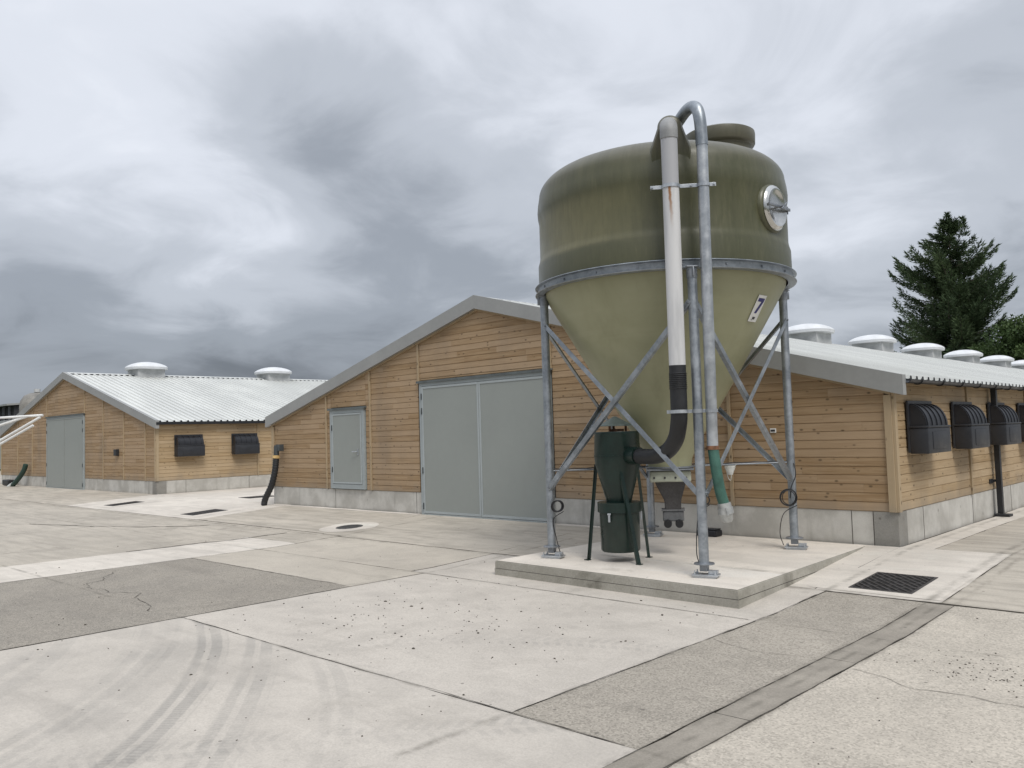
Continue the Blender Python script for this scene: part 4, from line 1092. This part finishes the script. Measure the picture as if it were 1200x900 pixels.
for k in range(10):
    b = B(); box(b, -95.8+k*1.6,-95.7+k*1.6,22.05,22.2,4.2,5.4); obj('post', b, GALV_D, T)
b = B(); prism(b, [(-96.6,21.6,5.4),(-80.2,21.6,5.4),(-80.2,21.6,5.55),(-96.6,21.6,5.55)], (0,13,1.0)); obj('roof', b, FLASH, T)

# ------------------------------------------------------------------ trees
def leaf_mat(name, a, b_):
    t = NT(name, .65, 0, .25); oi = t.n('ShaderNodeAttribute', attribute_name='rnd'); 
    t.color(t.mix(oi.outputs['Fac'], a, b_)); return t.m
CONI = leaf_mat('conifer_needles', (.032,.056,.028), (.090,.128,.056))
BROAD = leaf_mat('broad_leaves', (.030,.056,.016), (.075,.115,.035))
BROAD2 = leaf_mat('hedge_leaves', (.05,.065,.025), (.11,.12,.05))
BARK = simple('bark', (.075,.058,.045), .9, 0, .3, 3, bump=.5)

def add_leaf(b, cl, p, d, w, l, r_):
    s = d.cross(V((random.gauss(0,1),random.gauss(0,1),random.gauss(0,1)))).normalized()
    f = b.faces.new([b.verts.new(p-s*w*.5), b.verts.new(p+s*w*.5+d*l*.2), b.verts.new(p+d*l)])
    for lp in f.loops: lp[cl] = (r_,r_,r_,1)

def conifer(x, y, H_, R_, label):
    rnd = random.Random(5); random.seed(5)
    T = thing('conifer_tree', label, 'tree', (x,y,0))
    b = B(); tube(b, [(x,y,0),(x+.1,y,H_*.5),(x,y+.1,H_*.93)], [.42,.25,.03], 10); TRK = obj('trunk', b, BARK, T, smooth=60)
    b = B(); cl = b.loops.layers.float_color.new('rnd'); lb = B()
    z = 1.6; k = 0
    while z < H_*.985:
        f = z/H_
        # measured half-width of the crown against height
        KP = [(0,.85),(.3,.95),(.47,.88),(.63,.76),(.8,.44),(.9,.22),(1,.04)]
        for (fa,ra),(fb,rb_) in zip(KP[:-1],KP[1:]):
            if fa <= f <= fb: rad = R_*(ra+(rb_-ra)*(f-fa)/(fb-fa))
        nb = 7 if f < .8 else 5
        for j in range(nb):
            a = rnd.random()*2*PI; L_ = rad*rnd.choice((.55,.72,.85,1.0,1.05,1.16))*rnd.uniform(.85,1.1)
            rise = -.06 + .28*f + rnd.uniform(-.1,.12)
            p = V((x,y,z)); d = V((math.cos(a),math.sin(a),rise*.6)).normalized(); pts = [p.copy()]; n = max(5, int(L_/.32)); st = L_/n
            for i in range(n):
                d = (d + V((0,0,.03+.09*f*(i/n))) + V((rnd.gauss(0,.05),rnd.gauss(0,.05),rnd.gauss(0,.03)))).normalized(); p = p+d*st; pts.append(p.copy())
            tube(lb, pts, [.06*(1-i/n)+.012 for i in range(n+1)], 5, False)
            sh = rnd.random()
            for i in range(1, n+1):
                t_ = i/n; fan = (.42+L_*.15)*(1.0-.62*t_)
                dd = (pts[i]-pts[i-1]).normalized(); s_ = dd.cross(V((0,0,1))).normalized()
                for q in range(42):
                    u = rnd.uniform(-1,1); pos = pts[i-1]+(pts[i]-pts[i-1])*rnd.random()+s_*u*fan*.85+V((0,0,-abs(u)*fan*.25+rnd.gauss(0,.09)-rnd.random()*.28))
                    ld = (dd*.8+s_*u*.9+V((rnd.gauss(0,.25),rnd.gauss(0,.25),rnd.gauss(-.05,.22)))).normalized()
                    add_leaf(b, cl, pos, ld, rnd.uniform(.06,.12), rnd.uniform(.20,.42), min(1,max(0,sh*.5+rnd.random()*.5)))
            for q in range(14):                        # pointed leader of the branch
                dd = (pts[-1]-pts[-2]).normalized(); add_leaf(b, cl, pts[-1]+dd*rnd.uniform(-.2,.15), (dd+V((rnd.gauss(0,.3),rnd.gauss(0,.3),rnd.gauss(.05,.25)))).normalized(), .08, rnd.uniform(.25,.45), rnd.random())
        z += .42+.14*f; k += 1
    for (ox, oy, zl, hh) in ((0,0,H_*.93,H_*.075),(.9,.9,H_*.90,H_*.085)):   # twin leaders
        for q in range(420):
            t_ = rnd.random(); w_ = .5*(1-t_)+.04; a = rnd.random()*2*PI
            add_leaf(b, cl, V((x+ox+w_*rnd.random()*math.cos(a), y+oy+w_*rnd.random()*math.sin(a), zl+hh*t_)), V((math.cos(a)*.8,math.sin(a)*.8,.7)).normalized(), .08, rnd.uniform(.2,.4), rnd.random())
    obj('crown', b, CONI, T); obj('branch', lb, BARK, T)

def broadleaf(x, y, H_, R_, label, seed, mat=BROAD, n_cl=75, group=None, name='broadleaf_tree', leaves=330, ls=.22):
    rnd = random.Random(seed); random.seed(seed)
    T = thing(name, label, 'tree' if 'tree' in name else 'bush', (x,y,0), group=group)
    b = B(); tube(b, [(x,y,0),(x+.15,y+.1,H_*.3),(x-.1,y,H_*.62)], [.05*H_*.6,.035*H_*.6,.02*H_*.4], 10)
    cen = []
    for k in range(n_cl):
        a = rnd.random()*2*PI; e = rnd.uniform(-.5,1); q = rnd.uniform(.45,1.0)
        c_ = V((x+R_*q*math.cos(a)*math.cos(e*1.3), y+R_*q*math.sin(a)*math.cos(e*1.3), H_*.58+H_*.36*q*math.sin(e*1.45))); cen.append((c_, rnd.uniform(.13,.30)*R_))
    for c_, r_ in cen[::4]: tube(b, [V((x,y,H_*rnd.uniform(.25,.5))), (V((x,y,H_*.5))+c_)/2+V((0,0,.2)), c_], [.08,.05,.015], 6, False)
    obj('trunk', b, BARK, T, smooth=60)
    b = B(); cl = b.loops.layers.float_color.new('rnd')
    for c_, r_ in cen:
        tone = rnd.random()
        for k in range(leaves):
            d = V((rnd.gauss(0,1),rnd.gauss(0,1),rnd.gauss(0,.75))).normalized(); p = c_+d*r_*rnd.uniform(.55,1.1)
            add_leaf(b, cl, p, (d*.6+V((rnd.gauss(0,.6),rnd.gauss(0,.6),rnd.gauss(0,.5)))).normalized(), rnd.uniform(.6,1)*ls, rnd.uniform(.8,1.4)*ls, min(1,max(0,tone*.6+rnd.random()*.4)))
    obj('crown', b, mat, T)
conifer(-21.6, 75.8, 19.0, 6.5, 'dark tall conifer behind the right end of the roof')
broadleaf(-15.2, 70.5, 9.4, 3.6, 'bright green broadleaf tree in front of the conifer, next to its right side', 21)
broadleaf(-11.2, 68.5, 10.6, 3.3, 'green broadleaf tree at the right edge of the view beyond the roof vents', 22)
broadleaf(-88.0, 15.5, 6.2, 2.6, 'olive green bush like tree at the far left edge', 23, BROAD2, 40)
T = thing('dark_pole', 'thin dark pole standing at the far left edge', 'pole', (-86.0,12.2,0))
b = B(); tube(b, [(-86,12.2,0),(-86,12.2,9.6)], [.35,.24], 12); obj('shaft', b, simple('dark_pole_paint', (.06,.06,.07), .7), T, smooth=60)
b = B(); tube(b, [(-86,12.2,9.61),(-86,12.2,9.95)], [.30,.12], 12); obj('pole_cap', b, HINGE, T)

# ------------------------------------------------------------------ sky
W = bpy.data.worlds.new('World'); S.world = W; W.use_nodes = True; nt = W.node_tree
class WT(NT):
    def __init__(s, t): s.t = t
w = WT(nt); out = nt.nodes['World Output']; bg = nt.nodes['Background']
SUN_EL, SUN_AZ = math.radians(52), math.radians(115)     # azimuth measured clockwise from +Y
sky = w.n('ShaderNodeTexSky', sky_type='NISHITA', sun_disc=False, sun_elevation=SUN_EL, sun_rotation=SUN_AZ, air_density=1.0, dust_density=3.0)
nt.links.new(sky.outputs[0], bg.inputs[0]); bg.inputs[1].default_value = .06
SKYX, SKYY = 11.3, 2.2
tc = w.n('ShaderNodeTexCoord'); gen = tc.outputs['Generated']
sp = w.n('ShaderNodeSeparateXYZ', i_0=gen)
zz = w.math('ADD', w.math('MAXIMUM', sp.outputs[2], 0.0), .26)
pv = w.n('ShaderNodeCombineXYZ', i_0=w.math('DIVIDE', sp.outputs[0], zz), i_1=w.math('DIVIDE', sp.outputs[1], zz), i_2=0.0).outputs[0]
pw = w.n('ShaderNodeVectorMath', operation='ADD', i_0=pv); pw.inputs[1].default_value = (SKYX, SKYY, 0); pv = pw.outputs[0]
n1 = w.noise(pv, .9, 6, .44, .7); n2 = w.noise(pv, 2.8, 8, .55, .5); n3 = w.noise(pv, .36, 3, .5, .3)
v = w.math('ADD', w.math('ADD', w.math('MULTIPLY', n1, .85), w.math('MULTIPLY', n2, .70)), w.math('MULTIPLY', n3, .5))
v = w.math('SUBTRACT', v, 1.025)
val = w.math('ADD', w.math('MULTIPLY', v, .8), w.n('ShaderNodeMapRange', i_0=sp.outputs[2], i_1=.0, i_2=.46, i_3=.14, i_4=.64).outputs[0])
def blob(val, d, k, amt):
    dt = w.n('ShaderNodeVectorMath', operation='DOT_PRODUCT', i_0=gen); dt.inputs[1].default_value = V(d).normalized()
    e = w.math('EXPONENT', w.math('MULTIPLY', w.math('SUBTRACT', dt.outputs['Value'], 1.0), k))
    return w.math('ADD', val, w.math('MULTIPLY', e, amt))
for d, k, a in [((-.80,.58,.16),45,-.12),((-.939,.326,.13),70,-.03),((-.873,.272,.404),45,.22),((-.55,.724,.418),30,.10),
                ((-.855,.42,.304),200,.08),((-.90,.35,.27),120,.10),((-.82,.524,.228),380,.15),((-.865,.465,.235),300,.12),((-.79,.50,.36),110,-.17),((-.75,.60,.27),80,-.12),
                ((-.358,.917,.173),30,.16),((-.40,.80,.45),10,.02),((-.90,.40,.145),500,.10)]:
    val = blob(val, d, k, a)
cr = w.n('ShaderNodeValToRGB', i_Fac=val); r_ = cr.color_ramp; r_.interpolation = 'EASE'
r_.elements[0].position = .0; r_.elements[0].color = (.135,.15,.175,1); r_.elements[1].position = 1.0; r_.elements[1].color = (.84,.86,.91,1)
for p, c_ in ((.30,(.27,.295,.335)),(.52,(.43,.46,.51)),(.74,(.61,.64,.70))):
    e = r_.elements.new(p); e.color = (*c_,1)
bg2 = w.n('ShaderNodeBackground', i_Color=cr.outputs[0], i_Strength=w.ramp(sp.outputs[2], .45, .95, 1.0, 1.7))
mx = w.n('ShaderNodeMixShader'); mx.inputs[0].default_value = .90
nt.links.new(bg.outputs[0], mx.inputs[1]); nt.links.new(bg2.outputs[0], mx.inputs[2]); nt.links.new(mx.outputs[0], out.inputs[0])

sun = bpy.data.lights.new('sun', 'SUN'); sun.energy = 1.5; sun.angle = math.radians(22); sun.color = (1,.96,.90)
so = bpy.data.objects.new('sun', sun); link(so)
sd = V((math.sin(SUN_AZ)*math.cos(SUN_EL), math.cos(SUN_AZ)*math.cos(SUN_EL), math.sin(SUN_EL)))
so.rotation_euler = sd.to_track_quat('Z','Y').to_euler()

# ------------------------------------------------------------------ camera
cam = bpy.data.cameras.new('camera'); co = bpy.data.objects.new('camera', cam); link(co); S.camera = co
r = V((0.71966313,0.69368494,-0.02976881)); u = V((0.06223824,-0.02174838,0.99782434)); f = V((-0.6915283,0.71995014,0.05882524))
m = Matrix((r, u, -f)).transposed().to_4x4(); m.translation = V((0,0,1.75)); co.matrix_world = m
cam.sensor_width = 36; cam.lens = 36*984.5/1200; cam.clip_end = 3000; cam.clip_start = .05
S.view_settings.view_transform = 'Standard'; S.view_settings.look = 'None'; S.view_settings.exposure = .42; S.view_settings.gamma = 1
S.render.resolution_x = 1024; S.render.resolution_y = 768
for o in S.objects:
    if '_org' in o: del o['_org']
